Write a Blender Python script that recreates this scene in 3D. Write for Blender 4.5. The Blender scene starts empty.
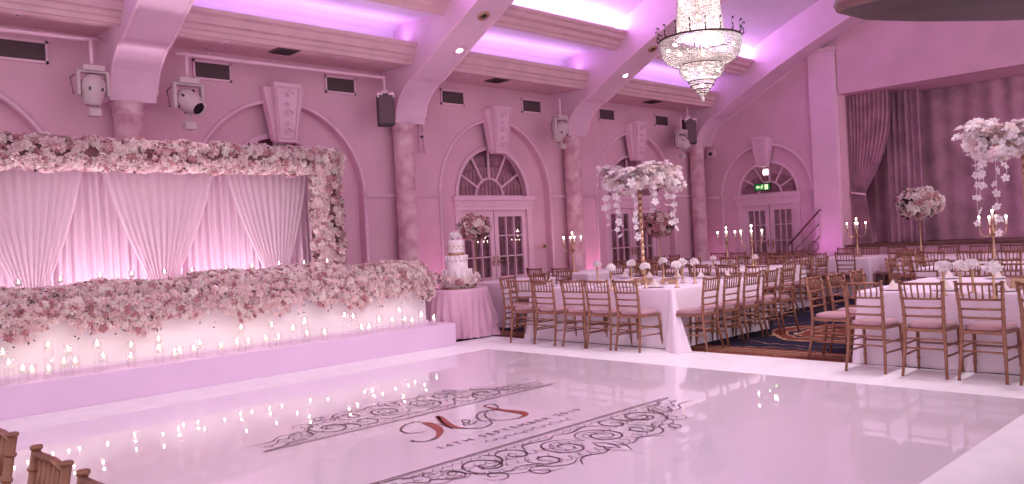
import bpy, math, random
import numpy as np
from mathutils import Vector, Matrix
PI = math.pi
R = random.Random(7)
scene = bpy.context.scene
C = scene.collection

# ------------------------------------------------------------------ camera
yaw, pitch, roll, fpx = .79939, -.0044943, -.0496711, 814.55
fw = Vector((math.cos(pitch)*math.cos(yaw), math.cos(pitch)*math.sin(yaw), math.sin(pitch)))
rt = Vector((math.sin(yaw), -math.cos(yaw), 0))
up = rt.cross(fw)
rt2 = rt*math.cos(roll)+up*math.sin(roll)
up2 = -rt*math.sin(roll)+up*math.cos(roll)
cd = bpy.data.cameras.new('camera')
cam = bpy.data.objects.new('camera', cd); C.objects.link(cam)
cd.sensor_width = 36; cd.lens = fpx*36/1024; cd.clip_end = 200; cd.clip_start = .05
m = Matrix((rt2, up2, -fw)).transposed().to_4x4(); m.translation = (0, 0, 1.5)
cam.matrix_world = m
scene.camera = cam

# ------------------------------------------------------------------ world, exposure
w = bpy.data.worlds.new('world'); scene.world = w; w.use_nodes = True
bg = w.node_tree.nodes['Background']
bg.inputs[0].default_value = (1.0, .90, .95, 1); bg.inputs[1].default_value = 1.2
scene.cycles.transparent_max_bounces = 32
scene.view_settings.view_transform = 'Standard'; scene.view_settings.look = 'None'
scene.view_settings.exposure = 0.1; scene.view_settings.gamma = 1; scene.view_settings.use_curve_mapping = False

# ------------------------------------------------------------------ lights of the room
def area(name, loc, sx, sy, energy, color, rot):
    l = bpy.data.lights.new(name, 'AREA'); l.shape = 'RECTANGLE'; l.size = sx; l.size_y = sy
    l.energy = energy; l.color = color
    o = bpy.data.objects.new(name, l); C.objects.link(o); o.location = loc; o.rotation_euler = rot
    return o
def point(name, loc, energy, color, r=.05):
    l = bpy.data.lights.new(name, 'POINT'); l.energy = energy; l.color = color; l.shadow_soft_size = r
    o = bpy.data.objects.new(name, l); C.objects.link(o); o.location = loc
    return o
def spot(name, loc, target, energy, color, size=1.2, blend=.6, r=.06):
    l = bpy.data.lights.new(name, 'SPOT'); l.energy = energy; l.color = color; l.spot_size = size; l.spot_blend = blend; l.shadow_soft_size = r
    o = bpy.data.objects.new(name, l); C.objects.link(o); o.location = loc
    o.rotation_euler = (Vector(target)-Vector(loc)).to_track_quat('-Z', 'Y').to_euler()
    return o
RIBX = [(-.95, -.3), (3.86, 4.48), (8.6, 9.24), (13.1, 13.76), (18.06, 18.8)]
PURPLE = (.68, .45, 1.0)
for i in range(len(RIBX)-1):
    x0, x1 = RIBX[i][1]+.05, RIBX[i+1][0]-.05
    if i == 0: x0 = 0.
    area('cove_strip_light', ((x0+x1)/2, 11.2, 4.97), x1-x0, .07, 15, PURPLE, (PI+.15, 0, 0))
    area('cove_strip_light', ((x0+x1)/2, 10.12, 5.59), x1-x0, .07, 85, PURPLE, (PI+.35, 0, 0))
for x in (5.3, 9.0, 12.6):
    spot('dance_floor_spot', (x, 3.0, 6.6), (x-.5, 5.5, 0), 680, (1, .90, .97), 1.7, 1.0, .25)
# pink wash lights standing at the foot of the walls
for x in (4.2, 8.9, 13.5, 17.9):
    spot('wall_uplight', (x+.5, 11.55, .15), (x+.3, 12.2, 4.2), 34, (1, .42, .74), 2.3, .9, .1)
for x in (2.0, 3.38, 5.02, 6.5):
    spot('drape_uplight', (x, 10.45, .35), (x, 11.05, 2.3), 120, (1, .88, .97), 2.6, .9, .1)
spot('stage_uplight', (18.0, 8.6, .15), (18.8, 8.55, 4.5), 50, (.9, .32, .95), 1.6, .9, .1)
spot('stage_wash_light', (19.3, 1.2, 4.3), (20.4, 5.5, 2.2), 330, (1, .62, .82), 2.2, .9, .2)

# ------------------------------------------------------------------ materials
def mat(name, col, rough=.6, metal=0, var=.06, nscale=8, bump=0, spec=.5, emit=None, estr=0, trans=0, alpha=1, coat=0, sheen=0, col2=None):
    mt = bpy.data.materials.new(name); mt.use_nodes = True
    nt = mt.node_tree; p = nt.nodes['Principled BSDF']
    tc = nt.nodes.new('ShaderNodeTexCoord'); nz = nt.nodes.new('ShaderNodeTexNoise')
    nz.inputs['Scale'].default_value = nscale; nz.inputs['Detail'].default_value = 4
    nt.links.new(tc.outputs['Object'], nz.inputs['Vector'])
    mx = nt.nodes.new('ShaderNodeMix'); mx.data_type = 'RGBA'
    c2 = col2 or tuple(max(0, c*(1-var*2.2)) for c in col)
    mx.inputs[6].default_value = (*col, 1); mx.inputs[7].default_value = (*c2, 1)
    rp = nt.nodes.new('ShaderNodeValToRGB'); rp.color_ramp.elements[0].position = .38; rp.color_ramp.elements[1].position = .66
    nt.links.new(nz.outputs['Fac'], rp.inputs[0]); nt.links.new(rp.outputs[0], mx.inputs[0])
    nt.links.new(mx.outputs[2], p.inputs['Base Color'])
    p.inputs['Roughness'].default_value = rough; p.inputs['Metallic'].default_value = metal
    p.inputs['Specular IOR Level'].default_value = spec
    p.inputs['Transmission Weight'].default_value = trans; p.inputs['Alpha'].default_value = alpha
    p.inputs['Coat Weight'].default_value = coat; p.inputs['Sheen Weight'].default_value = sheen
    if emit: p.inputs['Emission Color'].default_value = (*emit, 1); p.inputs['Emission Strength'].default_value = estr
    if bump:
        b = nt.nodes.new('ShaderNodeBump'); b.inputs['Strength'].default_value = bump; b.inputs['Distance'].default_value = .01
        nt.links.new(nz.outputs['Fac'], b.inputs['Height']); nt.links.new(b.outputs[0], p.inputs['Normal'])
    return mt
M = {}
M['wall'] = mat('pink_plaster', (.74, .41, .545), .7, nscale=1.5, var=.04)
M['trim'] = mat('pink_white_paint', (.82, .50, .66), .5, nscale=3, var=.03)
M['vault'] = mat('vault_paint', (.80, .62, .78), .6, nscale=1.2, var=.03)
M['rib'] = mat('rib_paint', (.76, .47, .64), .42, nscale=2, var=.03)
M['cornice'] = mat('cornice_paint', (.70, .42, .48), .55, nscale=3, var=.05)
M['vent'] = mat('vent_metal', (.12, .06, .08), .6)
M['copper'] = mat('copper_gold_wood', (.32, .13, .085), .38, .25, nscale=14, var=.12)
M['cushion'] = mat('cushion_fabric', (.44, .22, .26), .8, sheen=.3, bump=.1)
M['cloth'] = mat('white_cloth', (.84, .66, .79), .75, nscale=3, var=.03, sheen=.2)
M['satin'] = mat('satin_cloth', (.70, .38, .54), .38, nscale=3, var=.06, sheen=.3)
M['white'] = mat('white_gloss', (.84, .70, .82), .35, nscale=2, var=.02)
M['frost'] = mat('frosted_panel', (.90, .80, .84), .5, nscale=2, var=.02)
M['plinth'] = mat('plinth_paint', (.78, .55, .76), .35, nscale=2, var=.02)
M['matte'] = mat('white_runner', (.88, .80, .86), .45, nscale=4, var=.03)
M['gold'] = mat('brushed_gold', (.58, .36, .24), .3, .8, nscale=20, var=.1)
M['dark'] = mat('black_metal', (.03, .02, .025), .4, nscale=12, var=.1)
M['bronze'] = mat('dark_bronze', (.055, .02, .02), .5, .2, nscale=5, var=.25)
M['ink'] = mat('dark_brown_vinyl', (.10, .035, .05), .35, nscale=9)
M['copink'] = mat('copper_vinyl', (.36, .07, .045), .3, .2, nscale=9)
M['leaf'] = mat('dark_leaf', (.10, .045, .045), .55, nscale=25, var=.3)
M['marble'] = mat('veined_marble', (.76, .46, .56), .28, nscale=5, col2=(.56, .26, .36))
M['scurt'] = mat('mauve_curtain', (.56, .27, .38), .8, nscale=3, var=.16, sheen=.4)
M['bcurt'] = mat('back_curtain', (.48, .24, .34), .85, nscale=2.2, var=.16, sheen=.3)
M['wax'] = mat('white_wax', (.95, .88, .8), .5, nscale=20)
M['flame'] = mat('candle_flame', (1, .9, .7), .5, emit=(1, .86, .66), estr=16)
M['bulb'] = mat('lamp_bulb', (1, .95, .9), .5, emit=(1, .88, .76), estr=20)
M['led'] = mat('white_led', (1, 1, 1), .5, emit=(1, .95, 1), estr=40)
M['sign'] = mat('exit_green', (.02, .35, .08), .5, emit=(.05, .7, .15), estr=.12)
M['signw'] = mat('exit_white', (.9, .95, .8), .5, emit=(.7, 1, .45), estr=.9)
M['icing'] = mat('cake_icing', (.90, .74, .80), .5, nscale=14, bump=.15)
M['crystal'] = mat('cut_crystal', (.95, .88, .86), .08, nscale=60, var=.3, spec=1.0, trans=.15)
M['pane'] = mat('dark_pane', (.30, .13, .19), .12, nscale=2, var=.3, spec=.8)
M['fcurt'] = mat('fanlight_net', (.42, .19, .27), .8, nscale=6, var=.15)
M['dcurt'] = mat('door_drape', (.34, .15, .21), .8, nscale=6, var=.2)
M['lace'] = mat('door_net_curtain', (.60, .32, .42), .8, nscale=6, var=.12)
M['speaker'] = mat('speaker_grille', (.07, .045, .055), .7, nscale=50, var=.3)
M['fixture'] = mat('pale_grey_plastic', (.62, .45, .50), .4, nscale=6)
M['wood'] = mat('brown_timber', (.20, .08, .07), .5, nscale=8, var=.2)

def glassmat():
    mt = bpy.data.materials.new('clear_glass'); mt.use_nodes = True; nt = mt.node_tree
    nt.nodes.clear(); o = nt.nodes.new('ShaderNodeOutputMaterial')
    t = nt.nodes.new('ShaderNodeBsdfTransparent'); t.inputs[0].default_value = (.995, .985, .99, 1)
    g = nt.nodes.new('ShaderNodeBsdfGlossy'); g.inputs['Roughness'].default_value = .03
    fr = nt.nodes.new('ShaderNodeLayerWeight'); fr.inputs[0].default_value = .25
    mr = nt.nodes.new('ShaderNodeMath'); mr.operation = 'MULTIPLY_ADD'; mr.inputs[1].default_value = .42; mr.inputs[2].default_value = .02
    mx = nt.nodes.new('ShaderNodeMixShader')
    nt.links.new(fr.outputs['Facing'], mr.inputs[0]); nt.links.new(mr.outputs[0], mx.inputs[0])
    nt.links.new(t.outputs[0], mx.inputs[1]); nt.links.new(g.outputs[0], mx.inputs[2]); nt.links.new(mx.outputs[0], o.inputs[0])
    return mt
M['glass'] = glassmat()
def sheermat(name, col, transp):
    mt = bpy.data.materials.new(name); mt.use_nodes = True; nt = mt.node_tree
    nt.nodes.clear(); o = nt.nodes.new('ShaderNodeOutputMaterial')
    d = nt.nodes.new('ShaderNodeBsdfDiffuse'); l = nt.nodes.new('ShaderNodeBsdfTranslucent'); t = nt.nodes.new('ShaderNodeBsdfTransparent')
    tc = nt.nodes.new('ShaderNodeTexCoord'); nz = nt.nodes.new('ShaderNodeTexNoise'); nz.inputs['Scale'].default_value = 4
    mc = nt.nodes.new('ShaderNodeMix'); mc.data_type = 'RGBA'; mc.inputs[6].default_value = (*col, 1); mc.inputs[7].default_value = (*[c*.93 for c in col], 1)
    nt.links.new(tc.outputs['Object'], nz.inputs['Vector']); nt.links.new(nz.outputs['Fac'], mc.inputs[0])
    nt.links.new(mc.outputs[2], d.inputs[0]); nt.links.new(mc.outputs[2], l.inputs[0])
    a = nt.nodes.new('ShaderNodeMixShader'); a.inputs[0].default_value = .35
    b = nt.nodes.new('ShaderNodeMixShader'); b.inputs[0].default_value = transp
    nt.links.new(d.outputs[0], a.inputs[1]); nt.links.new(l.outputs[0], a.inputs[2])
    nt.links.new(a.outputs[0], b.inputs[1]); nt.links.new(t.outputs[0], b.inputs[2]); nt.links.new(b.outputs[0], o.inputs[0])
    return mt
M['drape'] = sheermat('lining_drape', (.86, .62, .74), 0)
M['petal'] = sheermat('pale_pink_petal', (.88, .66, .69), 0); M['petal3'] = sheermat('cream_petal', (.92, .80, .78), 0)
M['wpetal'] = sheermat('white_petal', (.96, .87, .90), 0); M['petal2'] = sheermat('dusty_pink_petal', (.60, .29, .33), 0)
M['sheer'] = sheermat('sheer_voile', (.93, .74, .83), .34)

def glossfloor():
    mt = bpy.data.materials.new('gloss_white_floor'); mt.use_nodes = True; nt = mt.node_tree
    p = nt.nodes['Principled BSDF']; tc = nt.nodes.new('ShaderNodeTexCoord')
    nz = nt.nodes.new('ShaderNodeTexNoise'); nz.inputs['Scale'].default_value = 1.3; nz.inputs['Detail'].default_value = 3
    nt.links.new(tc.outputs['Object'], nz.inputs['Vector'])
    mx = nt.nodes.new('ShaderNodeMix'); mx.data_type = 'RGBA'
    mx.inputs[6].default_value = (.81, .70, .80, 1); mx.inputs[7].default_value = (.79, .68, .785, 1)
    nt.links.new(nz.outputs['Fac'], mx.inputs[0]); nt.links.new(mx.outputs[2], p.inputs['Base Color'])
    p.inputs['Roughness'].default_value = .3; p.inputs['Coat Weight'].default_value = 1.0; p.inputs['Coat Roughness'].default_value = .012; p.inputs['Coat IOR'].default_value = 1.7
    return mt
M['gloss'] = glossfloor()

def carpetmat():
    mt = bpy.data.materials.new('patterned_carpet'); mt.use_nodes = True; nt = mt.node_tree
    p = nt.nodes['Principled BSDF']; p.inputs['Roughness'].default_value = .95; p.inputs['Specular IOR Level'].default_value = .1
    L = nt.links.new
    tc = nt.nodes.new('ShaderNodeTexCoord'); sx = nt.nodes.new('ShaderNodeSeparateXYZ'); L(tc.outputs['Object'], sx.inputs[0])
    def math_(op, a, b=None, c=None):
        n = nt.nodes.new('ShaderNodeMath'); n.operation = op
        for k, v in enumerate((a, b, c)):
            if v is None: continue
            if isinstance(v, (int, float)): n.inputs[k].default_value = v
            else: L(v, n.inputs[k])
        return n.outputs[0]
    X, Y = sx.outputs[0], sx.outputs[1]
    # medallions of period 2.6 m
    mx_ = math_('SUBTRACT', math_('PINGPONG', math_('SUBTRACT', X, 10.95), 1.5), 0)
    my_ = math_('SUBTRACT', math_('PINGPONG', math_('SUBTRACT', Y, 4.85), 1.5), 0)
    r = math_('SQRT', math_('ADD', math_('MULTIPLY', mx_, mx_), math_('MULTIPLY', my_, my_)))
    nz = nt.nodes.new('ShaderNodeTexNoise'); nz.inputs['Scale'].default_value = 3.2; nz.inputs['Detail'].default_value = 2; L(tc.outputs['Object'], nz.inputs['Vector'])
    r2 = math_('ADD', r, math_('MULTIPLY', math_('SUBTRACT', nz.outputs['Fac'], .5), .35))
    ramp = nt.nodes.new('ShaderNodeValToRGB'); L(math_('DIVIDE', r2, 1.6), ramp.inputs[0])
    cr = ramp.color_ramp; cr.interpolation = 'CONSTANT'
    navy, brown, gold, red = (.018, .014, .032, 1), (.11, .03, .022, 1), (.36, .19, .12, 1), (.15, .035, .03, 1)
    cr.elements[0].position = 0; cr.elements[0].color = red
    cr.elements[1].position = .22; cr.elements[1].color = gold
    for pos, col in ((.26, red), (.36, gold), (.39, navy), (.44, gold), (.47, red), (.58, gold), (.62, navy), (.86, gold), (.875, navy)):
        e = cr.elements.new(pos); e.color = col
    # border band beside the dance floor
    band = nt.nodes.new('ShaderNodeValToRGB'); L(math_('DIVIDE', math_('SUBTRACT', X, 8.4), 1.0), band.inputs[0])
    cb = band.color_ramp; cb.interpolation = 'CONSTANT'
    cb.elements[0].position = 0; cb.elements[0].color = brown
    cb.elements[1].position = .22; cb.elements[1].color = gold
    for pos, col in ((.25, red), (.37, brown), (.40, (.2, .09, .06, 1)), (.62, brown), (.66, gold), (.70, red), (.80, navy)):
        e = cb.elements.new(pos); e.color = col
    wv = nt.nodes.new('ShaderNodeTexVoronoi'); wv.inputs['Scale'].default_value = 9; L(tc.outputs['Object'], wv.inputs['Vector'])
    orn = nt.nodes.new('ShaderNodeMix'); orn.data_type = 'RGBA'
    L(math_('MULTIPLY', math_('LESS_THAN', wv.outputs['Distance'], .3), .4), orn.inputs[0]); L(band.outputs[0], orn.inputs[6]); orn.inputs[7].default_value = gold
    m2 = nt.nodes.new('ShaderNodeMix'); m2.data_type = 'RGBA'
    L(math_('LESS_THAN', X, 9.25), m2.inputs[0]); L(ramp.outputs[0], m2.inputs[6]); L(orn.outputs[2], m2.inputs[7])
    L(m2.outputs[2], p.inputs['Base Color'])
    return mt
M['carpet'] = carpetmat()

# ------------------------------------------------------------------ helpers
class MB:
    def __init__(s): s.v = []; s.f = []; s.m = []
    def add(s, vs, fs, mi=0):
        b = len(s.v); s.v += [tuple(p) for p in vs]; s.f += [tuple(i+b for i in f) for f in fs]; s.m += [mi]*len(fs)
        return s
    def box(s, x0, y0, z0, x1, y1, z1, mi=0):
        vs = [(x0,y0,z0),(x1,y0,z0),(x1,y1,z0),(x0,y1,z0),(x0,y0,z1),(x1,y0,z1),(x1,y1,z1),(x0,y1,z1)]
        return s.add(vs, [(0,3,2,1),(4,5,6,7),(0,1,5,4),(1,2,6,5),(2,3,7,6),(3,0,4,7)], mi)
    def tube(s, pts, rad, n=6, mi=0, cap=True):
        pts = [Vector(p) for p in pts]; k = len(pts)
        if isinstance(rad, (int, float)): rad = [rad]*k
        vs = []; ref = None
        for i, p in enumerate(pts):
            t = (pts[min(i+1, k-1)]-pts[max(i-1, 0)]).normalized()
            if ref is None: ref = Vector((0, 0, 1)) if abs(t.z) < .9 else Vector((1, 0, 0))
            a = t.cross(ref).normalized(); b = t.cross(a).normalized(); ref = b.cross(t)*-1 if False else ref
            for j in range(n):
                q = 2*PI*j/n; vs.append(p+(a*math.cos(q)+b*math.sin(q))*rad[i])
        fs = [(i*n+j, i*n+(j+1) % n, (i+1)*n+(j+1) % n, (i+1)*n+j) for i in range(k-1) for j in range(n)]
        if cap: fs += [tuple(range(n))[::-1], tuple((k-1)*n+j for j in range(n))]
        return s.add(vs, fs, mi)
    def lathe(s, prof, c=(0, 0, 0), n=16, mi=0):
        vs = []; k = len(prof)
        for r, z in prof:
            for j in range(n):
                q = 2*PI*j/n; vs.append((c[0]+r*math.cos(q), c[1]+r*math.sin(q), c[2]+z))
        fs = [(i*n+j, i*n+(j+1) % n, (i+1)*n+(j+1) % n, (i+1)*n+j) for i in range(k-1) for j in range(n)]
        if prof[0][0] > 1e-4: fs.append(tuple(range(n))[::-1])
        if prof[-1][0] > 1e-4: fs.append(tuple((k-1)*n+j for j in range(n)))
        return s.add(vs, fs, mi)
    def ball(s, c, r, n=8, mi=0, sz=1):
        k = n//2+1
        return s.lathe([(max(1e-5, r*math.sin(PI*i/(k-1))), -r*sz*math.cos(PI*i/(k-1))) for i in range(k)], c, n, mi)
    def build(s, name, mats, parent=None, smooth=False, **props):
        me = bpy.data.meshes.new(name)
        me.from_pydata(s.v, [], s.f)
        if not isinstance(mats, (list, tuple)): mats = [mats]
        for x in mats: me.materials.append(x)
        if len(mats) > 1: me.polygons.foreach_set('material_index', s.m)
        if smooth: me.polygons.foreach_set('use_smooth', [True]*len(me.polygons))
        me.update()
        o = bpy.data.objects.new(name, me); C.objects.link(o); o.parent = parent
        for k, v in props.items(): o[k] = v
        return o
def bevel(o, w, seg=2):
    b = o.modifiers.new('bevel', 'BEVEL'); b.width = w; b.segments = seg; b.limit_method = 'ANGLE'; return o
def thing(name, label, cat, loc=(0, 0, 0), rz=0, group=None):
    o = bpy.data.objects.new(name, None); C.objects.link(o); o.empty_display_size = .1
    o.location = loc; o.rotation_euler = (0, 0, rz); o['label'] = label; o['category'] = cat
    if group: o['group'] = group
    return o
def tag(o, label, cat, group=None):
    o['label'] = label; o['category'] = cat
    if group: o['group'] = group
    return o
def dup(root, loc, rz, label, group=None):
    def cp(o, par):
        c = o.copy(); C.objects.link(c); c.parent = par
        for ch in o.children: cp(ch, c)
        return c
    r = cp(root, None); r.location = loc; r.rotation_euler = (0, 0, rz); r['label'] = label
    if group: r['group'] = group
    elif 'group' in r: del r['group']
    return r
def struct(name, mb, mats, smooth=False):
    o = mb.build(name, mats, None, smooth); o['kind'] = 'structure'; return o
def arr_mesh(name, V, F, mats, mi=None, parent=None, smooth=False, **props):
    """V (n,3), F (k,4) numpy quads"""
    me = bpy.data.meshes.new(name)
    me.vertices.add(len(V)); me.vertices.foreach_set('co', V.astype(np.float32).ravel())
    me.loops.add(F.size); me.loops.foreach_set('vertex_index', F.astype(np.int32).ravel())
    me.polygons.add(len(F)); me.polygons.foreach_set('loop_start', np.arange(0, F.size, F.shape[1], dtype=np.int32))
    for x in mats: me.materials.append(x)
    me.update(calc_edges=True)
    if mi is not None: me.polygons.foreach_set('material_index', mi.astype(np.int32))
    if smooth: me.polygons.foreach_set('use_smooth', [True]*len(F))
    me.validate()
    o = bpy.data.objects.new(name, me); C.objects.link(o); o.parent = parent
    for k, v in props.items(): o[k] = v
    return o

# ------------------------------------------------------------------ blossoms
nr = np.random.RandomState(3)
def rose_template(layers=((5, 1.0, .25), (4, .62, .75))):
    V = []; F = []
    for li, (n, L, lift) in enumerate(layers):
        for k in range(n):
            a = 2*PI*k/n+li*.6; hw = PI/n*.95
            def P(r, q, z): return (r*math.cos(q)*L, r*math.sin(q)*L, z)
            b = len(V)
            V += [P(.08, a-.2, 0), P(.08, a+.2, 0), P(.62, a-hw, .18+lift*.30), P(.62, a+hw, .18+lift*.30), P(1.0, a-hw*.45, .10+lift*.55), P(1.0, a+hw*.45, .10+lift*.55)]
            F += [(b, b+1, b+3, b+2), (b+2, b+3, b+5, b+4)]
    return np.array(V), np.array(F)
def leaf_template():
    V = [(0, 0, 0), (.5, .28, .12), (1.1, 0, .02), (.5, -.28, .12)]
    return np.array(V, float), np.array([(0, 1, 2, 3)])
ROSE = rose_template(); LEAF = leaf_template()
ORCH = rose_template(((5, 1.0, .1),))
def frames(N, jit=.35):
    N = N+nr.normal(0, jit, N.shape); N /= np.linalg.norm(N, axis=1)[:, None]+1e-9
    t = nr.normal(0, 1, N.shape); A = np.cross(N, t); A /= np.linalg.norm(A, axis=1)[:, None]+1e-9
    return A, np.cross(N, A), N
def scatter(tmpl, P, N, S, jit=.35):
    V, F = tmpl; A, B, Z = frames(N, jit); S = np.asarray(S)[:, None, None]
    W = P[:, None, :]+S*(V[None, :, 0:1]*A[:, None, :]+V[None, :, 1:2]*B[:, None, :]+V[None, :, 2:3]*Z[:, None, :])
    FF = F[None]+(np.arange(len(P))*len(V))[:, None, None]
    return W.reshape(-1, 3), FF.reshape(-1, 4)
def flower_mass(name, parent, P, N, size, mats, weights, leaf_frac=.25, nparts=60, tmpl=ROSE, front=None):
    """mass of blossoms on points P with normals N: up to nparts of them as parts, the rest one part"""
    n = len(P); idx = nr.permutation(n)
    if front is not None:
        fr = idx[front(P[idx], N[idx])]; pick = fr[:nparts]
    else: pick = idx[:nparts]
    rest = np.setdiff1d(idx, pick)
    S = size*(.7+.6*nr.rand(n)); mi = nr.choice(len(weights), n, p=np.array(weights)/sum(weights))
    V, F = scatter(tmpl, P[rest], N[rest], S[rest])
    arr_mesh('blossom_mass', V, F, mats[:len(weights)], np.repeat(mi[rest], len(tmpl[1])), parent, kind='stuff')
    if leaf_frac:
        k = int(n*leaf_frac); j = nr.randint(0, n, k)
        V, F = scatter(LEAF, P[j]-N[j]*size*.1, N[j]+nr.normal(0, .9, (k, 3)), size*(.9+.6*nr.rand(k)), .6)
        arr_mesh('leaves', V, F, [M['leaf']], None, parent, kind='stuff')
    protos = {}
    A, B, Z = frames(N[pick], .3)
    for q, i in enumerate(pick):
        c = int(mi[i])
        if c not in protos:
            me = bpy.data.meshes.new('blossom'); me.from_pydata([tuple(v) for v in tmpl[0]], [], [tuple(f) for f in tmpl[1]]); me.materials.append(mats[c]); protos[c] = me
        o = bpy.data.objects.new('blossom', protos[c]); C.objects.link(o); o.parent = parent
        s = S[i]*1.15
        mm = Matrix(((A[q][0], B[q][0], Z[q][0]), (A[q][1], B[q][1], Z[q][1]), (A[q][2], B[q][2], Z[q][2]))).to_4x4() @ Matrix.Scale(s, 4)
        mm.translation = Vector(P[i]+N[i]*size*.25); o.matrix_local = mm

ONES = 'first second third fourth fifth sixth seventh eighth ninth tenth eleventh twelfth thirteenth fourteenth fifteenth sixteenth seventeenth eighteenth nineteenth'.split()
def ordw(n):
    if n <= 19: return ONES[n-1]
    t_, u_ = divmod(n, 10)
    return {2: 'twentieth', 3: 'thirtieth', 4: 'fortieth'}[t_] if u_ == 0 else {2: 'twenty-', 3: 'thirty-', 4: 'forty-'}[t_]+ONES[u_-1]
# ================================================================== THE SETTING
YW, XB = 12.0, 18.8
mb = MB(); mb.box(-4, -4, -.2, XB+2.2, YW+.1, -.012)
struct('floor', mb, M['carpet'])

SPR = 2.37
def arch_wall(mb, u0, u1, ztop, arches, d0, d1, mi=0, put=None, zsp=SPR, zbot=0):
    """wall face at depth d0 with arched openings (centre, radius, springing), reveals back to d1"""
    us = [u0, u1]
    for c, r in arches: us += [c+r*math.cos(PI*k/28) for k in range(29)]
    us = sorted(set(round(u, 5) for u in us if u0 <= u <= u1))
    def zb(u, side):
        for c, r in arches:
            if c-r-1e-6 <= u <= c+r+1e-6:
                mid = u+side*1e-3
                if c-r < mid < c+r: return zsp+math.sqrt(max(0, r*r-(u-c)**2))
        return zbot
    for a, b in zip(us[:-1], us[1:]):
        za, zc = zb(a, 1), zb(b, -1)
        mb.add([put(a, d0, za), put(b, d0, zc), put(b, d0, ztop), put(a, d0, ztop)], [(0, 1, 2, 3)], mi)
        if za > zbot+.1 or zc > zbot+.1:
            mb.add([put(a, d0, za), put(b, d0, zc), put(b, d1, zc), put(a, d1, za)], [(3, 2, 1, 0)], mi)
    for c, r in arches:
        for u in (c-r, c+r):
            if u0 <= u <= u1: mb.add([put(u, d0, zbot), put(u, d0, zsp), put(u, d1, zsp), put(u, d1, zbot)], [(0, 1, 2, 3)], mi)
BAYS = [1.82, 6.6, 11.35, 15.95]
putA = lambda u, d, z: (u, YW+d, z)
putB = lambda u, d, z: (XB+d, -u, z)
mb = MB()
arch_wall(mb, -4, XB, 5.2, [(c, 1.5) for c in BAYS], 0, .15, put=putA)
arch_wall(mb, -4, XB, 5.2, [(c, 1.03) for c in BAYS], .15, .30, put=putA)
mb.box(-4, YW+1.2, 0, XB+1.4, YW+1.25, 5.2)
struct('wall_back', mb, M['wall'])
# wall B with the exit door and the stage opening
DBY = 10.17
mb = MB()
arch_wall(mb, -YW, -8.9, 7.6, [(-DBY, 1.2)], 0, .13, put=putB, zsp=2.3)
arch_wall(mb, -YW, -8.9, 7.6, [(-DBY, .85)], .13, .28, put=putB, zsp=2.3)
mb.box(XB, 8.2, 0, XB+1.3, 8.9, 7.6)
mb.box(XB-.03, -4, 4.47, XB+1.45, 8.2, 8.2)            # header over the stage
mb.box(XB, -4, 0, XB+.06, 8.2, .9)                    # stage front
struct('wall_right', mb, M['wall'])
mb = MB(); mb.box(XB-.12, 8.22, 0, XB+.02, 8.86, 5.6); mb.box(XB-.15, 8.19, 5.5, XB+.02, 8.89, 5.6)
bevel(struct('trim_1', mb, M['trim']), .02)
mb = MB(); mb.box(XB-.03, -4, .9, XB+3, 8.2, .96)
struct('floor_stage', mb, M['wood'])
mb = MB(); mb.box(XB+2.9, -4, .9, XB+3, 10, 7); mb.box(XB+1.5, -4, 5.6, XB+3, 10, 5.7); mb.box(XB+.35, 8.9, .9, XB+3, 9, 5.7)
struct('wall_stage', mb, M['wall'])
mb = MB(); mb.box(XB+1.0, 9, -.1, XB+1.1, 11.8, 4)
struct('wall_corridor', mb, M['lace'])

# ceiling profile (y, z)
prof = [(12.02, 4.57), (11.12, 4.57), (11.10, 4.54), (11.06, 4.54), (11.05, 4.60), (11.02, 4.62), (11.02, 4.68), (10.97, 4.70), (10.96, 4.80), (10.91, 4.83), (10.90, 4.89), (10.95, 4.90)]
cov1 = [(10.95, 4.90), (11.45, 4.92), (11.58, 5.06), (11.55, 5.2), (11.42, 5.29), (11.2, 5.31), (10.26, 5.22)]
beamB = [(10.26, 5.22), (10.22, 5.19), (10.16, 5.19), (10.15, 5.25), (10.09, 5.27), (10.08, 5.35), (9.98, 5.37), (9.96, 5.44), (9.90, 5.46), (9.88, 5.51), (9.95, 5.52)]
zv = lambda y: 8.2-.0245*y*y
cov2 = [(9.95, 5.52), (10.3, 5.54), (10.36, 5.66), (10.25, 5.78)]+[(y, zv(y)) for y in (9.9, 9.4, 8.8, 8, 7, 6, 5, 4, 3, 2, 1, 0, -1, -2.5)]
mb = MB()
def ext(pr, mi):
    for (a, b), (c, d) in zip(pr[:-1], pr[1:]):
        mb.add([(-4, a, b), (XB, a, b), (XB, c, d), (-4, c, d)], [(0, 1, 2, 3)], mi)
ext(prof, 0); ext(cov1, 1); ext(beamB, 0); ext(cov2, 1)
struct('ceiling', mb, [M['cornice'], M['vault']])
# ribs
zr = lambda y: 7.5-.026*y*y
low = [(12.0, 3.64), (11.62, 3.64), (11.6, 3.76), (11.575, 3.86), (11.535, 3.95), (11.48, 4.04), (11.40, 4.13), (11.30, 4.215), (11.18, 4.30)]+[(y, zr(y)) for y in np.arange(11.0, -2.6, -.5)]
for i, (x0, x1) in enumerate(RIBX):
    mb = MB(); L = low
    hi = [(y, max(zv(y)+.1, z+.4) if y < 9.9 else 5.9) for y, z in L]
    for k in range(len(L)-1):
        (a, b), (c, d) = L[k], L[k+1]; e, f_ = hi[k][1], hi[k+1][1]
        mb.add([(x0, a, b), (x1, a, b), (x1, c, d), (x0, c, d)], [(0, 1, 2, 3)])
        for x in (x0, x1): mb.add([(x, a, b), (x, c, d), (x, c, f_), (x, a, e)], [(0, 1, 2, 3)])
    for x in (x0, x1): mb.tube([(x, a-.0, b-.004) for a, b in L[2:]], .022, 6, 1)
    struct('trim_%d' % (i+2), mb, [M['rib'], M['trim']])
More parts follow.
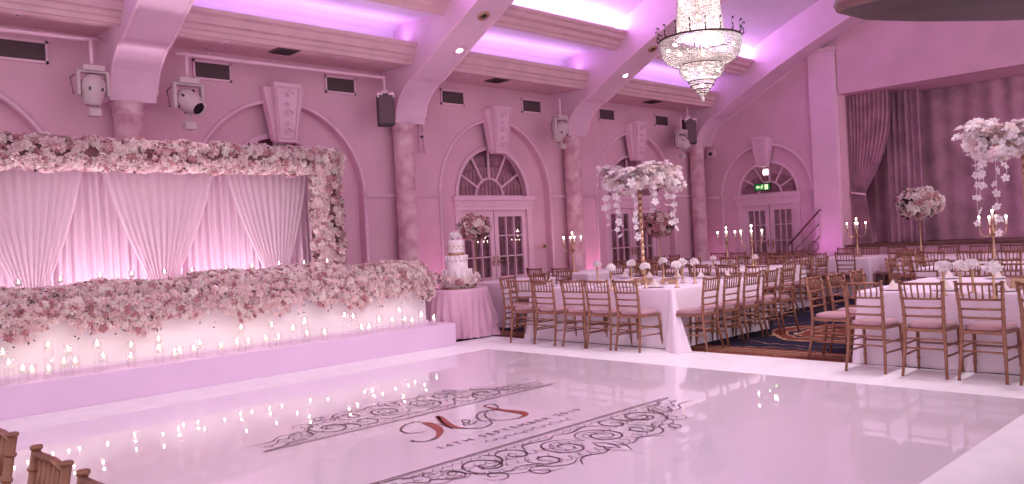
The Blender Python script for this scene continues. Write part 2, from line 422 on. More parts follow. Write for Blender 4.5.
# dado line, archivolts, wall panel line
mb = MB()
xs = [-4]+sum([[c-1.56, c+1.56] for c in BAYS], [])+[XB]
for a, b in zip(xs[0::2], xs[1::2]):
    if b > a: mb.box(a, YW-.03, SPR-.03, b, YW+.01, SPR+.02)
for c in BAYS:
    mb.tube([(c+1.53*math.cos(q), YW-.01, SPR+1.53*math.sin(q)) for q in np.linspace(0, PI, 33)], .035, 6)
    mb.tube([(c-1.53, YW-.01, 0), (c-1.53, YW-.01, SPR)], .035, 6); mb.tube([(c+1.53, YW-.01, 0), (c+1.53, YW-.01, SPR)], .035, 6)
mb.tube([(XB+.01, DBY+1.23*math.cos(q), 2.3+1.23*math.sin(q)) for q in np.linspace(0, PI, 29)], .035, 6)
mb.tube([(XB+.01, DBY-1.23, 0), (XB+.01, DBY-1.23, 2.3)], .035, 6); mb.tube([(XB+.01, DBY+1.23, 0), (XB+.01, DBY+1.23, 2.3)], .035, 6)
mb.box(XB-.02, DBY+1.3, 2.27, XB+.01, 12, 2.32)
struct('trim_8', mb, M['trim'], True)
# keystones
def keystone(i, loc, rz, s=1.0, z0=3.25):
    mb = MB()
    def wedge(w0, w1, h0, h1, d0, d1):
        mb.add([(-w0, -d0, h0), (w0, -d0, h0), (w0, .02, h0), (-w0, .02, h0), (-w1, -d1, h1), (w1, -d1, h1), (w1, .02, h1), (-w1, .02, h1)],
               [(0, 3, 2, 1), (4, 5, 6, 7), (0, 1, 5, 4), (1, 2, 6, 5), (2, 3, 7, 6), (3, 0, 4, 7)])
    wedge(.19, .36, 0, .84, .10, .14); wedge(.16, .24, -.03, .9, .18, .26); 
    # raised border and carved ornament on the middle panel
    for s1 in (-1, 1):
        mb.tube([(s1*.13, -.20, .03), (s1*.20, -.275, .83)], .014, 5)
    mb.tube([(-.13, -.20, .03), (.13, -.20, .03)], .014, 5); mb.tube([(-.20, -.275, .83), (.20, -.275, .83)], .014, 5)
    for k in range(5):
        zc = .13+k*.15; y = -.20-.075*zc
        mb.tube([(.09*math.cos(q)*(1-q/9), y-.012, zc+.07*math.sin(q)*(1-q/9)) for q in np.linspace(k % 2*PI, 5+k % 2*PI, 12)], .014, 5)
        mb.ball((0, y-.01, zc), .022, 6)
    o = bevel(struct('trim_%d' % i, mb, M['trim']), .006, 1)
    o.location = (loc[0], loc[1], z0); o.rotation_euler = (0, 0, rz); o.scale = (s, s, s)
for i, c in enumerate(BAYS): keystone(9+i, (c, YW), 0)
keystone(13, (XB, DBY), -PI/2, .8, 3.0)
# columns
def column(i, x, y, r=.185, z1=3.64):
    mb = MB()
    mb.lathe([(r*1.5, 0), (r*1.5, .12), (r*1.3, .16), (r*1.35, .2), (r*1.05, .28), (r, .32), (r, z1-.2), (r*1.1, z1-.18), (r*1.1, z1-.14), (r*1.0, z1-.12), (r*1.25, z1-.02), (r*1.25, z1)], (x, y, 0), 24)
    struct('column_%d' % i, mb, M['marble'], True)
for i, x in enumerate((-.62, 4.14, 8.87, 13.42, 18.3)): column(i+1, x, 11.78)

# doors: local X along the wall, Y into the wall
def arched_door(i, loc, rz, ri, w, zs=SPR, off=-.08):
    root = bpy.data.objects.new('door_%d' % i, None); C.objects.link(root); root['kind'] = 'structure'
    root.location = loc; root.rotation_euler = (0, 0, rz)
    D = .17
    mb = MB()   # frame, entablature and inner arch rim
    mb.box(off-w-.14, D-.06, 0, off-w, D+.16, zs); mb.box(off+w, D-.06, 0, off+w+.14, D+.16, zs)
    mb.box(off-w-.16, D-.08, zs-.28, off+w+.16, D+.16, zs-.02); mb.box(off-w-.2, D-.12, zs-.08, off+w+.2, D+.16, zs)
    mb.box(off-w-.1, D-.1, zs-.2, off+w+.1, D, zs-.16)
    mb.tube([(off+ri*math.cos(q), D-.03, zs+ri*math.sin(q)) for q in np.linspace(0, PI, 29)], .045, 6)
    mb.build('door_frame', M['trim'], root)
    mb = MB()   # fanlight bars
    for k in range(6):
        q = PI*(k+.0)/6+PI/12*0
        if k == 0: continue
        mb.tube([(off+.36*ri*math.cos(q), D+.09, zs+.36*ri*math.sin(q)), (off+ri*math.cos(q), D+.09, zs+ri*math.sin(q))], .028, 5)
    mb.tube([(off+.38*ri*math.cos(q), D+.09, zs+.38*ri*math.sin(q)) for q in np.linspace(0, PI, 17)], .03, 5)
    mb.box(off-ri, D+.05, zs-.02, off+ri, D+.13, zs+.03)
    mb.build('fanlight_bars', M['trim'], root)
    n = 24; mb = MB()
    mb.add([(off, D+.13, zs)]+[(off+ri*math.cos(PI*k/n), D+.13, zs+ri*math.sin(PI*k/n)) for k in range(n+1)], [(0, k+2, k+1) for k in range(n)])
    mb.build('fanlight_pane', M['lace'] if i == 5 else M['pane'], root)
    mb = MB()   # curtain gathered behind the fanlight
    for k in range(36):
        a = off-ri*.95+ri*1.9*k/36; h = math.sqrt(max(0, ri*ri-(a-off)**2))*.62
        if h > .05: mb.box(a, D+.11+.01*(k % 2), zs+.02, a+ri*.045, D+.125+.01*(k % 2), zs+h)
    mb.build('fanlight_curtain', M['fcurt'], root)
    for s in (-1, 1):
        a, b = (off-w, off-.01) if s < 0 else (off+.01, off+w)
        mb = MB(); zt = zs-.28; st = .11
        mb.box(a, D, .01, a+st, D+.06, zt); mb.box(b-st, D, .01, b, D+.06, zt)
        mb.box(a+st, D, .01, b-st, D+.06, .3); mb.box(a+st, D, zt-.13, b-st, D+.06, zt)
        mb.box(a+st, D+.02, .3, b-st, D+.05, .72)
        for k in range(1, 3): x = a+st+(b-a-2*st)*k/3; mb.box(x-.012, D+.005, .72, x+.012, D+.055, zt-.1)
        for k in range(4): z = .72+(zt-.1-.72)*k/3; mb.box(a+st, D+.005, z-.012, b-st, D+.055, z+.012)
        leaf = mb.build('door_leaf', M['trim'], root)
        MB().box(a+st, D+.03, .72, b-st, D+.034, zt-.1).build('glass_pane', M['glass'], leaf)
        mb = MB(); nfold = 22
        vs = []; 
        for k in range(nfold*2+1):
            x = a+(b-a)*k/(nfold*2); y = D+.12+.022*math.sin(k*1.7)+.01*math.sin(k*.7)
            vs += [(x, y, .3), (x, y, zt+.12)]
        mb.add(vs, [(2*k, 2*k+2, 2*k+3, 2*k+1) for k in range(nfold*2)])
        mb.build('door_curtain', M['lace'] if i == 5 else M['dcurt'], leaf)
        mb = MB(); xh = off-.06 if s < 0 else off+.06
        mb.box(xh-.02, D-.012, .95, xh+.02, D, 1.15); mb.tube([(xh, D-.012, 1.05), (xh, D-.06, 1.05), (xh+s*.1, D-.06, 1.05)], .011, 6)
        mb.build('door_handle', M['gold'], leaf)
    return root
for i, c in enumerate(BAYS): arched_door(i+1, (c, YW, 0), 0, .99, .92, off=0)
arched_door(5, (XB, DBY, 0), -PI/2, .81, .70, 2.3, 0)

# wall vents
def vent(x):
    t = thing('wall_vent', '', 'air vent', (x, YW, 4.27), 0)
    MB().box(-.30, -.03, -.15, .30, .0, -.115).box(-.30, -.03, .115, .30, 0, .15).box(-.30, -.03, -.15, -.27, 0, .15).box(.27, -.03, -.15, .30, 0, .15).build('frame', M['trim'], t)
    mb = MB(); mb.box(-.27, -.006, -.115, .27, -.001, .115)
    for k in range(7): mb.box(-.27, -.022, -.1+k*.031, .27, -.006, -.09+k*.031)
    mb.build('louvre', M['vent'], t)
    return t
VENTN = ['rectangular wall vent above the first arch at the far left end of the wall', 'rectangular wall vent left of the keystone above the floral backdrop',
 'rectangular wall vent between the backdrop keystone and the black speaker', 'rectangular wall vent left of the keystone over the cake-side door',
 'rectangular wall vent right of the keystone over the cake-side door', 'rectangular wall vent left of the keystone behind the flower canopy', 'rectangular wall vent right of the keystone behind the flower canopy']
for x, n in zip((2.93, 5.48, 7.74, 10.25, 12.43, 14.93, 17.11), VENTN): vent(x)['label'] = n
# soffit vents, recessed lights
for x, n in ((6.28, 'in the soffit above the backdrop'), (10.8, 'in the soffit above the cake-side door'), (15.85, 'in the soffit above the flower canopy')):
    t = thing('ceiling_vent', 'dark square air diffuser '+n, 'air vent', (x+.1, 11.4, 4.57))
    MB().box(-.19, -.17, -.014, .19, .17, 0).build('frame', M['vent'], t)
    mb = MB()
    for k in range(3): s = .05+.045*k; mb.tube([(-s, -s, -.02), (s, -s, -.02), (s, s, -.02), (-s, s, -.02), (-s, -s, -.02)], .008, 4)
    mb.build('louvre', M['dark'], t)
n = 0
for x, d in ((2.75, 'over the left end of the backdrop'), (5.42, 'left of the diffuser over the backdrop'), (7.3, 'right of the diffuser over the backdrop'), (10.1, 'left of the diffuser over the cake-side door'), (11.75, 'right of the diffuser over the cake-side door'), (15.0, 'left of the diffuser over the flower canopy')):
    t = thing('soffit_downlight', 'small unlit soffit downlight '+d, 'downlight', (x, 11.4, 4.57))
    MB().lathe([(.03, .0), (.03, -.01), (.055, -.014), (.06, 0)], n=14).build('rim', M['trim'], t)
    MB().lathe([(.001, -.006), (.032, -.006)], n=12).build('lamp', M['vent'], t)
# downlights set in the ribs
def rib_light(x, y, lit, label):
    z = zr(y); sl = .052*y
    t = thing('rib_downlight', label, 'downlight', (x, y, z)); t.rotation_euler = (-math.atan(sl), 0, 0)
    MB().lathe([(.05, .0), (.05, -.02), (.10, -.025), (.105, 0)], n=18).build('rim', M['trim'] if lit else M['gold'], t, True)
    MB().lathe([(.001, -.016), (.05, -.016)], n=16).build('lamp', M['led'] if lit else M['dark'], t)
    if lit: spot('rib_spot_lamp', (x, y-.03, z-.06), (x, y-1.0, 0), 90, (1, .86, .95), 1.3, .6, .05)
rib_light(4.24, 10.15, True, 'bright round downlight in the rib above the backdrop')
rib_light(9.05, 10.35, True, 'bright round downlight low in the second rib')
rib_light(8.95, 9.6, False, 'unlit bronze-rimmed downlight higher in the second rib')
rib_light(13.5, 10.3, True, 'bright round downlight low in the third rib')
rib_light(13.45, 9.55, False, 'unlit bronze-rimmed downlight higher in the third rib')
# LED strips lying in the coves
for i in range(len(RIBX)-1):
    x0, x1 = max(RIBX[i][1], 0)+.05, RIBX[i+1][0]-.05
    for y, z, w_ in ((11.2, 4.925, 'lower'), (10.12, 5.545, 'upper')):
        o = MB().box(x0, y-.03, z, x1, y+.03, z+.015).build('led_strip', M['white'])
        o['kind'] = 'structure'; o.name = 'trim_led'
# ================================================================== DANCE FLOOR
df = thing('dance_floor', 'glossy white dance floor with printed monogram and matte white border', 'dance floor', (0, 0, 0))
mb = MB(); mb.box(.9, 1.74, -.012, 7.5, 8.3, 0)
mb.build('gloss_panel', M['gloss'], df)
mb = MB(); mb.box(7.5, -3, -.012, 8.53, 9.3, 0.002); mb.box(.2, 8.3, -.012, 7.5, 9.3, .002); mb.box(.9, -3, -.012, 7.5, 1.74, .002)
mb.build('border', M['matte'], df, label='matte white border of the dance floor')

def ribbon(mb, pts, wid, z=.0035, mi=0):
    pts = [Vector((p[0], p[1])) for p in pts]; k = len(pts)
    if isinstance(wid, (int, float)): wid = [wid]*k
    vs = []
    for i, p in enumerate(pts):
        t = (pts[min(i+1, k-1)]-pts[max(i-1, 0)]); t = t.normalized() if t.length > 1e-9 else Vector((1, 0)); nn = Vector((-t.y, t.x))*wid[i]/2
        vs += [(p.x+nn.x, p.y+nn.y, z), (p.x-nn.x, p.y-nn.y, z)]
    mb.add(vs, [(2*i, 2*i+1, 2*i+3, 2*i+2) for i in range(k-1)], mi)
def catmull(P, n=8):
    P = [np.array(p, float) for p in P]; Q = [2*P[0]-P[1]]+P+[2*P[-1]-P[-2]]; out = []
    for i in range(1, len(Q)-2):
        for t in np.linspace(0, 1, n, endpoint=False):
            out.append(.5*((2*Q[i])+(Q[i+1]-Q[i-1])*t+(2*Q[i-1]-5*Q[i]+4*Q[i+1]-Q[i+2])*t*t+(3*Q[i]-Q[i-1]-3*Q[i+1]+Q[i+2])*t**3))
    out.append(P[-1]); return out
def scroll_border(y0, sgn, name):
    mb = MB(); W = .012
    X = lambda x: 4.45+x
    ribbon(mb, [(2.85, y0), (5.98, y0)], .014); ribbon(mb, [(2.95, y0+sgn*.03), (5.9, y0+sgn*.03)], .007)
    def S(pts, w=W, taper=True):
        for s in (-1, 1):
            c = catmull([(X(s*a), y0+sgn*b*1.2) for a, b in pts]); k = len(c)
            ribbon(mb, c, [w*(.35+.65*math.sin(PI*(i+.5)/k)) if taper else w for i in range(k)])
    def spiral(cx, cy, r0, turns, a0, d, w=W, sq=1.0):
        n = int(22*turns)
        S([(cx+r0*(1-.86*i/n)*math.cos(a0+d*2*PI*turns*i/n), cy+sq*r0*(1-.86*i/n)*math.sin(a0+d*2*PI*turns*i/n)) for i in range(n+1)][::2], w)
    # centre group
    spiral(.20, .34, .20, 1.6, PI, 1, .018); spiral(.20, .34, .15, 1.2, PI*.9, 1, .009)
    S([(0, .62), (.05, .50), (0, .40)], .014); S([(0, .70), (.09, .58), (.02, .5)], .010); S([(0, .08), (.12, .13), (.34, .10), (.44, .2)], .016)
    spiral(.55, .20, .14, 1.5, PI*.2, -1, .015); spiral(.52, .42, .13, 1.4, -PI*.4, 1, .016)
    S([(.38, .56), (.50, .60), (.62, .54), (.68, .42), (.78, .40)], .014); S([(.02, .56), (.16, .60), (.30, .56), (.40, .60), (.46, .66)], .014)
    S([(.70, .06), (.66, .16), (.74, .26), (.86, .28), (.92, .2)], .018)
    spiral(.86, .24, .19, 1.6, PI*.6, -1, .018); spiral(.72, .56, .10, 1.3, PI, 1, .012); spiral(.98, .42, .10, 1.3, 0, 1, .012)
    S([(.60, .62), (.70, .60), (.74, .52), (.84, .50), (.94, .42)], .010)
    S([(.98, .34), (1.05, .28), (1.08, .16), (1.16, .10)], .016); spiral(1.12, .22, .09, 1.3, 0, 1, .012); spiral(1.22, .12, .07, 1.2, PI*.8, -1, .010)
    S([(1.10, .33), (1.2, .28), (1.28, .20), (1.34, .22), (1.42, .14), (1.54, .12)], .014)
    S([(1.10, .26), (1.28, .30), (1.40, .22), (1.52, .21), (1.62, .22)], .012); S([(1.20, .05), (1.32, .08), (1.40, .04), (1.52, .03), (1.62, .0)], .012); spiral(1.5, .10, .04, 1.2, 0, 1, .008); spiral(1.56, .02, .035, 1.2, 0, -1, .008)
    for a in np.linspace(.05, 1.3, 16):
        h = .72*(1-(a/1.5)**2.2)
        S([(a, h*.72), (a+.03, h*.80), (a+.07, h*.76), (a+.06, h*.68), (a+.03, h*.70)], .007)
        S([(a, .05), (a+.04, .09), (a+.085, .06)], .008); S([(a+.02, h*.35), (a+.06, h*.42), (a+.10, h*.36), (a+.07, h*.28)], .007)
        S([(a+.01, h*.5), (a+.05, h*.55), (a+.05, h*.6)], .007)
    mb.build(name, M['ink'], df, label='dark brown scrollwork '+('beyond' if sgn > 0 else 'in front of')+' the initials')
scroll_border(5.68, 1, 'scroll_border'); scroll_border(4.33, -1, 'scroll_border')
# initials: strokes with swelling weight (x right, y up in floor metres)
def letter(strokes, mt, name, label):
    mb = MB()
    for P, ws in strokes:
        c = catmull(P, 10); k = len(c); wv = np.interp(np.linspace(0, 1, k), np.linspace(0, 1, len(ws)), ws)
        ribbon(mb, c, list(wv), .0045)
    mb.build(name, mt, df, label=label)
letter([([(4.147, 5.422), (4.141, 5.335), (4.095, 5.186), (4.021, 5.057), (3.883, 4.924)], [.05, .07, .075, .06, .025]),
        ([(4.371, 5.521), (4.326, 5.418), (4.241, 5.249), (4.19, 5.086), (4.214, 4.966)], [.045, .07, .075, .055, .022])], M['copink'], 'initial_letter', 'copper strokes of the initial M')
letter([([(4.157, 5.408), (4.122, 5.513), (3.983, 5.478), (3.87, 5.37), (3.841, 5.249), (3.898, 5.181), (3.972, 5.16)], [.01, .014, .016, .018, .014, .01, .006]),
        ([(3.883, 4.924), (3.778, 4.901), (3.728, 4.936), (3.7, 4.998), (3.73, 5.01)], [.03, .014, .014, .024, .02]),
        ([(4.14, 5.36), (4.182, 5.242), (4.15, 5.055), (4.219, 5.249), (4.371, 5.521)], [.012, .012, .012, .014, .03]),
        ([(4.20, 4.99), (4.292, 4.873), (4.411, 4.897), (4.481, 4.949), (4.517, 5.024)], [.022, .014, .014, .012, .01])], M['ink'], 'initial_flourish', 'dark hairline flourishes of the initial M')
letter([([(4.342, 5.064), (4.345, 5.155), (4.394, 5.212), (4.423, 5.168), (4.374, 5.112), (4.309, 5.113), (4.288, 5.051), (4.356, 5.042), (4.436, 5.083)], [.012, .012, .016, .012, .016, .014, .014, .014, .01])], M['ink'], 'ampersand', 'small dark ampersand')
letter([([(4.876, 5.481), (4.862, 5.386), (4.853, 5.247), (4.868, 5.111), (4.873, 4.993), (4.834, 4.912), (4.727, 4.87)], [.012, .03, .05, .075, .085, .05, .016])], M['copink'], 'initial_letter', 'copper stroke of the initial S')
letter([([(4.727, 4.87), (4.619, 4.902), (4.545, 4.981), (4.572, 5.109), (4.668, 5.24), (4.771, 5.3), (4.838, 5.269), (4.943, 5.375), (4.981, 5.475), (4.936, 5.506), (4.859, 5.469)], [.016, .014, .014, .014, .014, .012, .012, .014, .016, .016, .012]),
        ([(4.867, 5.262), (4.732, 5.323), (4.603, 5.27), (4.503, 5.146), (4.469, 5.033), (4.522, 5.017)], [.01, .014, .014, .014, .012, .008])], M['ink'], 'initial_flourish', 'dark hairline flourishes of the initial S')
def text(s, x, y, size, name, spacing=1.25, z=.004):
    cu = bpy.data.curves.new(name, 'FONT'); cu.body = s; cu.size = size; cu.space_character = spacing; cu.align_x = 'CENTER'
    o = bpy.data.objects.new(name, cu); C.objects.link(o)
    dg = bpy.context.evaluated_depsgraph_get(); me = bpy.data.meshes.new_from_object(o.evaluated_get(dg))
    bpy.data.objects.remove(o); me.materials.clear(); me.materials.append(M['ink'])
    q = bpy.data.objects.new(name, me); C.objects.link(q); q.location = (x, y, z); q.parent = df; return q
text('14TH SEPTEMBER 2019', 4.46, 4.63, .112, 'date_lettering', 1.45)
mb = MB()
c = [(4.0+.022*i+.02*math.sin(i*1.9), 4.50+.028*math.sin(i*1.35)+.012*math.sin(i*.6)) for i in range(44)]
ribbon(mb, catmull(c, 5), .007); mb.build('script_line', M['ink'], df, label='thin line of flowing script under the date')

# ================================================================== HEAD TABLE GROUP
pl = MB().box(.8, 9.05, 0, 7.58, 10.45, .32).build('plinth', M['plinth'])
bevel(tag(pl, 'long low glossy lilac-white plinth carrying the head table and candles', 'plinth'), .008)
ht = thing('head_table', 'long white frosted head table covered in a trailing flower garland', 'table', (4.2, 9.95, .32))
bevel(MB().box(-3.3, -.33, .02, 3.3, .35, .60).build('front_panel', M['frost'], ht), .01)
bevel(MB().box(-3.34, -.37, .60, 3.34, .39, .66).build('tabletop', M['white'], ht), .01)
mb = MB(); mb.box(-3.32, -.35, 0, 3.32, .37, .03); mb.build('base_rail', M['white'], ht)
# garland
n = 4300
gar = thing('flower_garland', 'thick pink and cream flower garland trailing along the head table front', 'flowers', (0, 0, 0))
u = nr.rand(n); th = nr.rand(n)*1.35*PI-.35*PI+0
x = .95+u*6.6
bul = .85+.25*np.sin(x*3.1)*np.sin(x*1.7+1)
ang = np.where(nr.rand(n) < .5, nr.rand(n)*.7*PI, PI*.7+nr.rand(n)*.55*PI)  # 0=back, pi/2=top, pi=front
ry, rz_ = .30, .20
P = np.stack([x, 9.78+ry*np.cos(ang)*bul, 1.07+rz_*np.sin(ang)*bul], 1)
N = np.stack([nr.normal(0, .2, n), np.cos(ang)*.9, np.sin(ang)], 1)
# hanging fringe over the front edge
k = 2100; x2 = .95+nr.rand(k)*6.6
drop = .14+.13*(np.sin(x2*4.3)*.5+.5)+.10*(np.sin(x2*11+2)*.5+.5)
t = nr.rand(k)**1.3
P2 = np.stack([x2, 9.50-.05*nr.rand(k)-(1-t)*.04, 1.06-t*drop*1.25], 1); N2 = np.stack([nr.normal(0, .3, k), -np.ones(k), nr.normal(.1, .3, k)], 1)
P = np.concatenate([P, P2]); N = np.concatenate([N, N2])
flower_mass('g', gar, P, N, .042, [M['petal'], M['petal2'], M['petal3']], [.52, .16, .32], .42, 90, front=lambda p, q: (q[:, 1] < -.3) & (p[:, 0] > 1.9))
vs = []; ns = []; lv = []
for i in range(46):
    x0 = 1.1+R.random()*6.3; L = .12+R.random()*.2; z0 = .92
    for j in range(int(L/.03)):
        vs.append((x0+R.uniform(-.015, .015), 9.47+R.uniform(-.015, .01), z0-j*.03)); ns.append((R.uniform(-.4, .4), -1, .2))
        if j > L/.03-2: lv.append((vs[-1][0], vs[-1][1], vs[-1][2]-.03))
V, F = scatter(ORCH, np.array(vs), np.array(ns, float), .024*(.7+.5*nr.rand(len(vs)))); arr_mesh('trailing_sprig', V, F, [M['petal']], None, gar, kind='stuff')
lv = np.array(lv); V, F = scatter(LEAF, lv, np.tile([0., -1, 0], (len(lv), 1)), .035+0*lv[:, 0]); arr_mesh('sprig_leaves', V, F, [M['leaf']], None, gar, kind='stuff')
# floral arch
arc = thing('floral_arch', 'rectangular arch thickly covered in pink and cream flowers behind head table', 'flower arch', (0, 0, 0))
def box_surf(n, x0, x1, y0, y1, z0, z1, horiz):
    a = nr.rand(n); s = nr.randint(0, 3, n)
    e = nr.rand(n)
    P = np.zeros((n, 3)); N = np.zeros((n, 3))
    cy, ry = (y0+y1)/2, (y1-y0)/2
    q = nr.rand(n)*2*PI
    if horiz:
        cz, rz = (z0+z1)/2, (z1-z0)/2; wob = 1+.10*np.sin(a*61)+.07*np.sin(a*143)
        P[:, 0] = x0+a*(x1-x0); P[:, 1] = cy+ry*np.sign(np.cos(q))*np.abs(np.cos(q))**.6; P[:, 2] = cz+rz*wob*np.sign(np.sin(q))*np.abs(np.sin(q))**.6
        N[:, 1] = np.cos(q); N[:, 2] = np.sin(q)
    else:
        cx, rx = (x0+x1)/2, (x1-x0)/2; wob = 1+.10*np.sin(a*31)+.07*np.sin(a*73)
        P[:, 2] = z0+a*(z1-z0); P[:, 1] = cy+ry*np.sign(np.cos(q))*np.abs(np.cos(q))**.6; P[:, 0] = cx+rx*wob*np.sign(np.sin(q))*np.abs(np.sin(q))**.6
        N[:, 1] = np.cos(q); N[:, 0] = np.sin(q)
    return P, N
PN = [box_surf(4300, 1.6, 6.76, 10.5, 10.82, 2.61, 2.95, True), box_surf(2300, 6.34, 6.74, 10.5, 10.82, .4, 2.9, False), box_surf(900, 1.54, 2.0, 10.5, 10.85, .4, 2.9, False)]
P = np.concatenate([a for a, b in PN]); N = np.concatenate([b for a, b in PN])
flower_mass('a', arc, P, N, .050, [M['petal'], M['petal2'], M['petal3']], [.52, .18, .30], .3, 90, front=lambda p, q: (q[:, 1] < -.2) & (p[:, 0] > 2.2) & (p[:, 2] > 1.3))
mb = MB(); mb.box(1.66, 10.58, .0, 1.9, 10.78, 2.8); mb.box(6.42, 10.58, 0, 6.66, 10.78, 2.8); mb.box(1.66, 10.58, 2.68, 6.66, 10.78, 2.88)
mb.build('frame', M['petal2'], arc)
# drapes
def pleated(name, label, x0, x1, y, z0, z1, nfold, amp, mt, seed=1, loc=None, flare=0):
    rr = random.Random(seed); n = nfold*6; ph = [rr.uniform(0, 6) for _ in range(4)]
    zs = np.linspace(z0, z1, 9); vs = []
    for i in range(n+1):
        u = i/n
        for z in zs:
            a = amp*(1-.25*(z-z0)/(z1-z0))
            vs.append((x0+(x1-x0)*u+.01*math.sin(u*40+z), y+a*math.sin(u*nfold*2*PI+.6*math.sin(u*23+ph[0])+.15*z)+a*.5*math.sin(u*nfold*3.3+ph[1]), z))
    m_ = len(zs); fs = [(i*m_+j, (i+1)*m_+j, (i+1)*m_+j+1, i*m_+j+1) for i in range(n) for j in range(m_-1)]
    o = MB().add(vs, fs).build(name, mt, None, True); return tag(o, label, 'drape')
pleated('backdrop_curtain', 'pale pleated full-width curtain hanging at the back of the floral arch', 1.9, 6.5, 11.02, .02, 2.75, 46, .035, M['drape'])
def swag(xt, x0, x1, label, cr=0):
    nu, nv = 60, 30; vs = []; ztop, zt = 2.72, 1.22
    for j in range(nv+1):
        z = ztop-(ztop-.35)*j/nv
        if z > zt: v = (ztop-z)/(ztop-zt); s = 1-.84*v**1.35
        else: s = .16*max(0, 1-(zt-z)*2)
        wl = xt-(.10+.04*abs(z-zt)); wr = xt+(.10+.04*abs(z-zt))
        a = x0*s+wl*(1-s); b = x1*s+wr*(1-s)
        for i in range(nu+1):
            u = i/nu; vs.append((a+(b-a)*u, 10.93+(.012+.012*(1-s))*math.sin(u*2*PI*13+2*math.sin(u*7))-.06*s*math.sin(PI*u)*0-.02*(1-s), z))
    fs = [(j*(nu+1)+i, (j+1)*(nu+1)+i, (j+1)*(nu+1)+i+1, j*(nu+1)+i+1) for j in range(nv) for i in range(nu)]
    t = thing('voile_swag', label, 'drape', (0, 0, 0))
    MB().add(vs, fs).build('voile_panel', M['sheer'], t, True)
    MB().tube([(xt+.125*math.cos(q), 10.91+.045*math.sin(q), .72) for q in np.linspace(0, 2*PI, 17)], .018, 6).build('tie_band', M['sheer'], t, True)
swag(2.64, 1.95, 3.27, 'leftmost sheer voile panel tied back under the floral arch')
swag(4.17, 3.48, 4.95, 'middle sheer voile panel tied to a narrow waist under the floral arch')
swag(5.81, 5.09, 6.42, 'rightmost sheer voile panel tied beside the floral arch upright')

# candles on the plinth
def ray(px, py):
    return fw*1+rt2*((px-512)/fpx)-up2*((py-242)/fpx)
def on_y(px, py, y):
    d = ray(px, py); t_ = y/d.y; return Vector((0, 0, 1.5))+d*t_
def on_x(px, py, x):
    d = ray(px, py); t_ = x/d.x; return Vector((0, 0, 1.5))+d*t_
def on_z(px, py, z):
    d = ray(px, py); t_ = (z-1.5)/d.z; return Vector((0, 0, 1.5))+d*t_
def flame(parent, z, s=1.0):
    MB().lathe([(.001, 0), (.009*s, .008*s), (.011*s, .018*s), (.006*s, .034*s), (.001, .05*s)], (0, 0, z), 8).build('flame', M['flame'], parent, True)
def candle_cyl(x, y, h, r=.045, label=''):
    kind = 'tall' if h > .36 else ('medium-height' if h > .22 else 'short')
    t = thing('candle_cylinder', kind+' clear glass candle cylinder on the white plinth, '+label, 'candle holder', (x, y, .32), 0, 'glass candle cylinders on the plinth')
    mb = MB(); mb.lathe([(.001, .002), (r*.98, .002), (r, .006), (r, h+.046), (r*1.03, h+.05), (r*.97, h+.05)], n=18); mb.build('glass_cylinder', M['glass'], t, True)
    MB().lathe([(r*.62, h-.05), (r*.66, h-.04), (r*.66, h-.008), (.001, h-.01)], n=14).build('candle', M['wax'], t, True)
    flame(t, h-.008)
CN = [(2.5,350.6),(8.7,361),(22.7,367),(32,369),(48.5,369),(48,343.8),(68,347.5),(64,360),(75,359),(97,342),(103,354.7),(131,344),(130.5,357),
(158.5,338),(158.5,346),(174.7,354.5),(179.8,352),(200,342),(194,351),(221,345),(241,326.4),(237,343),(248.4,343),(271.7,324),(266,338),(278.5,338),
(293,327),(304.5,319.6),(307,333.6),(324.6,332),(344.5,314),(353,315.5),(361.5,328.7),(369,325.9),(379,318),(392,318.8),(399,308.8),(405,318),(412,319.6),(421,313),(434,322)]  # flame points; some are reflections in the glass, also built as candles
placed = []; cand = []
for i, (a, b) in enumerate(CN):
    for y in (9.16, 9.30, 9.42, 9.22, 9.36):
        p = on_y(a, b, y)
        if all((p.x-q[0])**2+(y-q[1])**2 > .0088 for q in placed): break
    placed.append((p.x, y))
    cand.append((p.x, y, max(.10, p.z-.32-.02)))
    if i % 3 == 0: point('candle_glow', (p.x, y-.02, max(.5, p.z+.06)), .42, (1, .82, .72), .012)
for i, (x, y, h) in enumerate(sorted(cand)): candle_cyl(x, y, h, label=ordw(i+1)+' from the left')
for i, (a, b) in enumerate([(18.3,282.4),(60.4,279),(100,275.7),(131.7,273.6),(164.4,272),(192,270.5),(226,268.4),(252,266),(279,263.5),(304,262.4),(327,261)]):
    p = on_y(a, b, 10.12)
    t = thing('tealight_glass', 'small glowing tealight glass behind the head table garland, %s from the left' % ordw(i+1), 'candle holder', (p.x, 10.12, .98), 0, 'tealight glasses behind the garland')
    h = p.z-.98
    MB().lathe([(.04, 0), (.04, .01), (.01, .02), (.01, h-.06), (.038, h-.04), (.04, h+.03), (.036, h+.03), (.034, h-.035), (.001, h-.04)], n=14).build('glass_holder', M['glass'], t, True)
    MB().lathe([(.028, h-.035), (.028, h-.012), (.001, h-.012)], n=12).build('candle', M['wax'], t, True)
    flame(t, h-.014, .9)

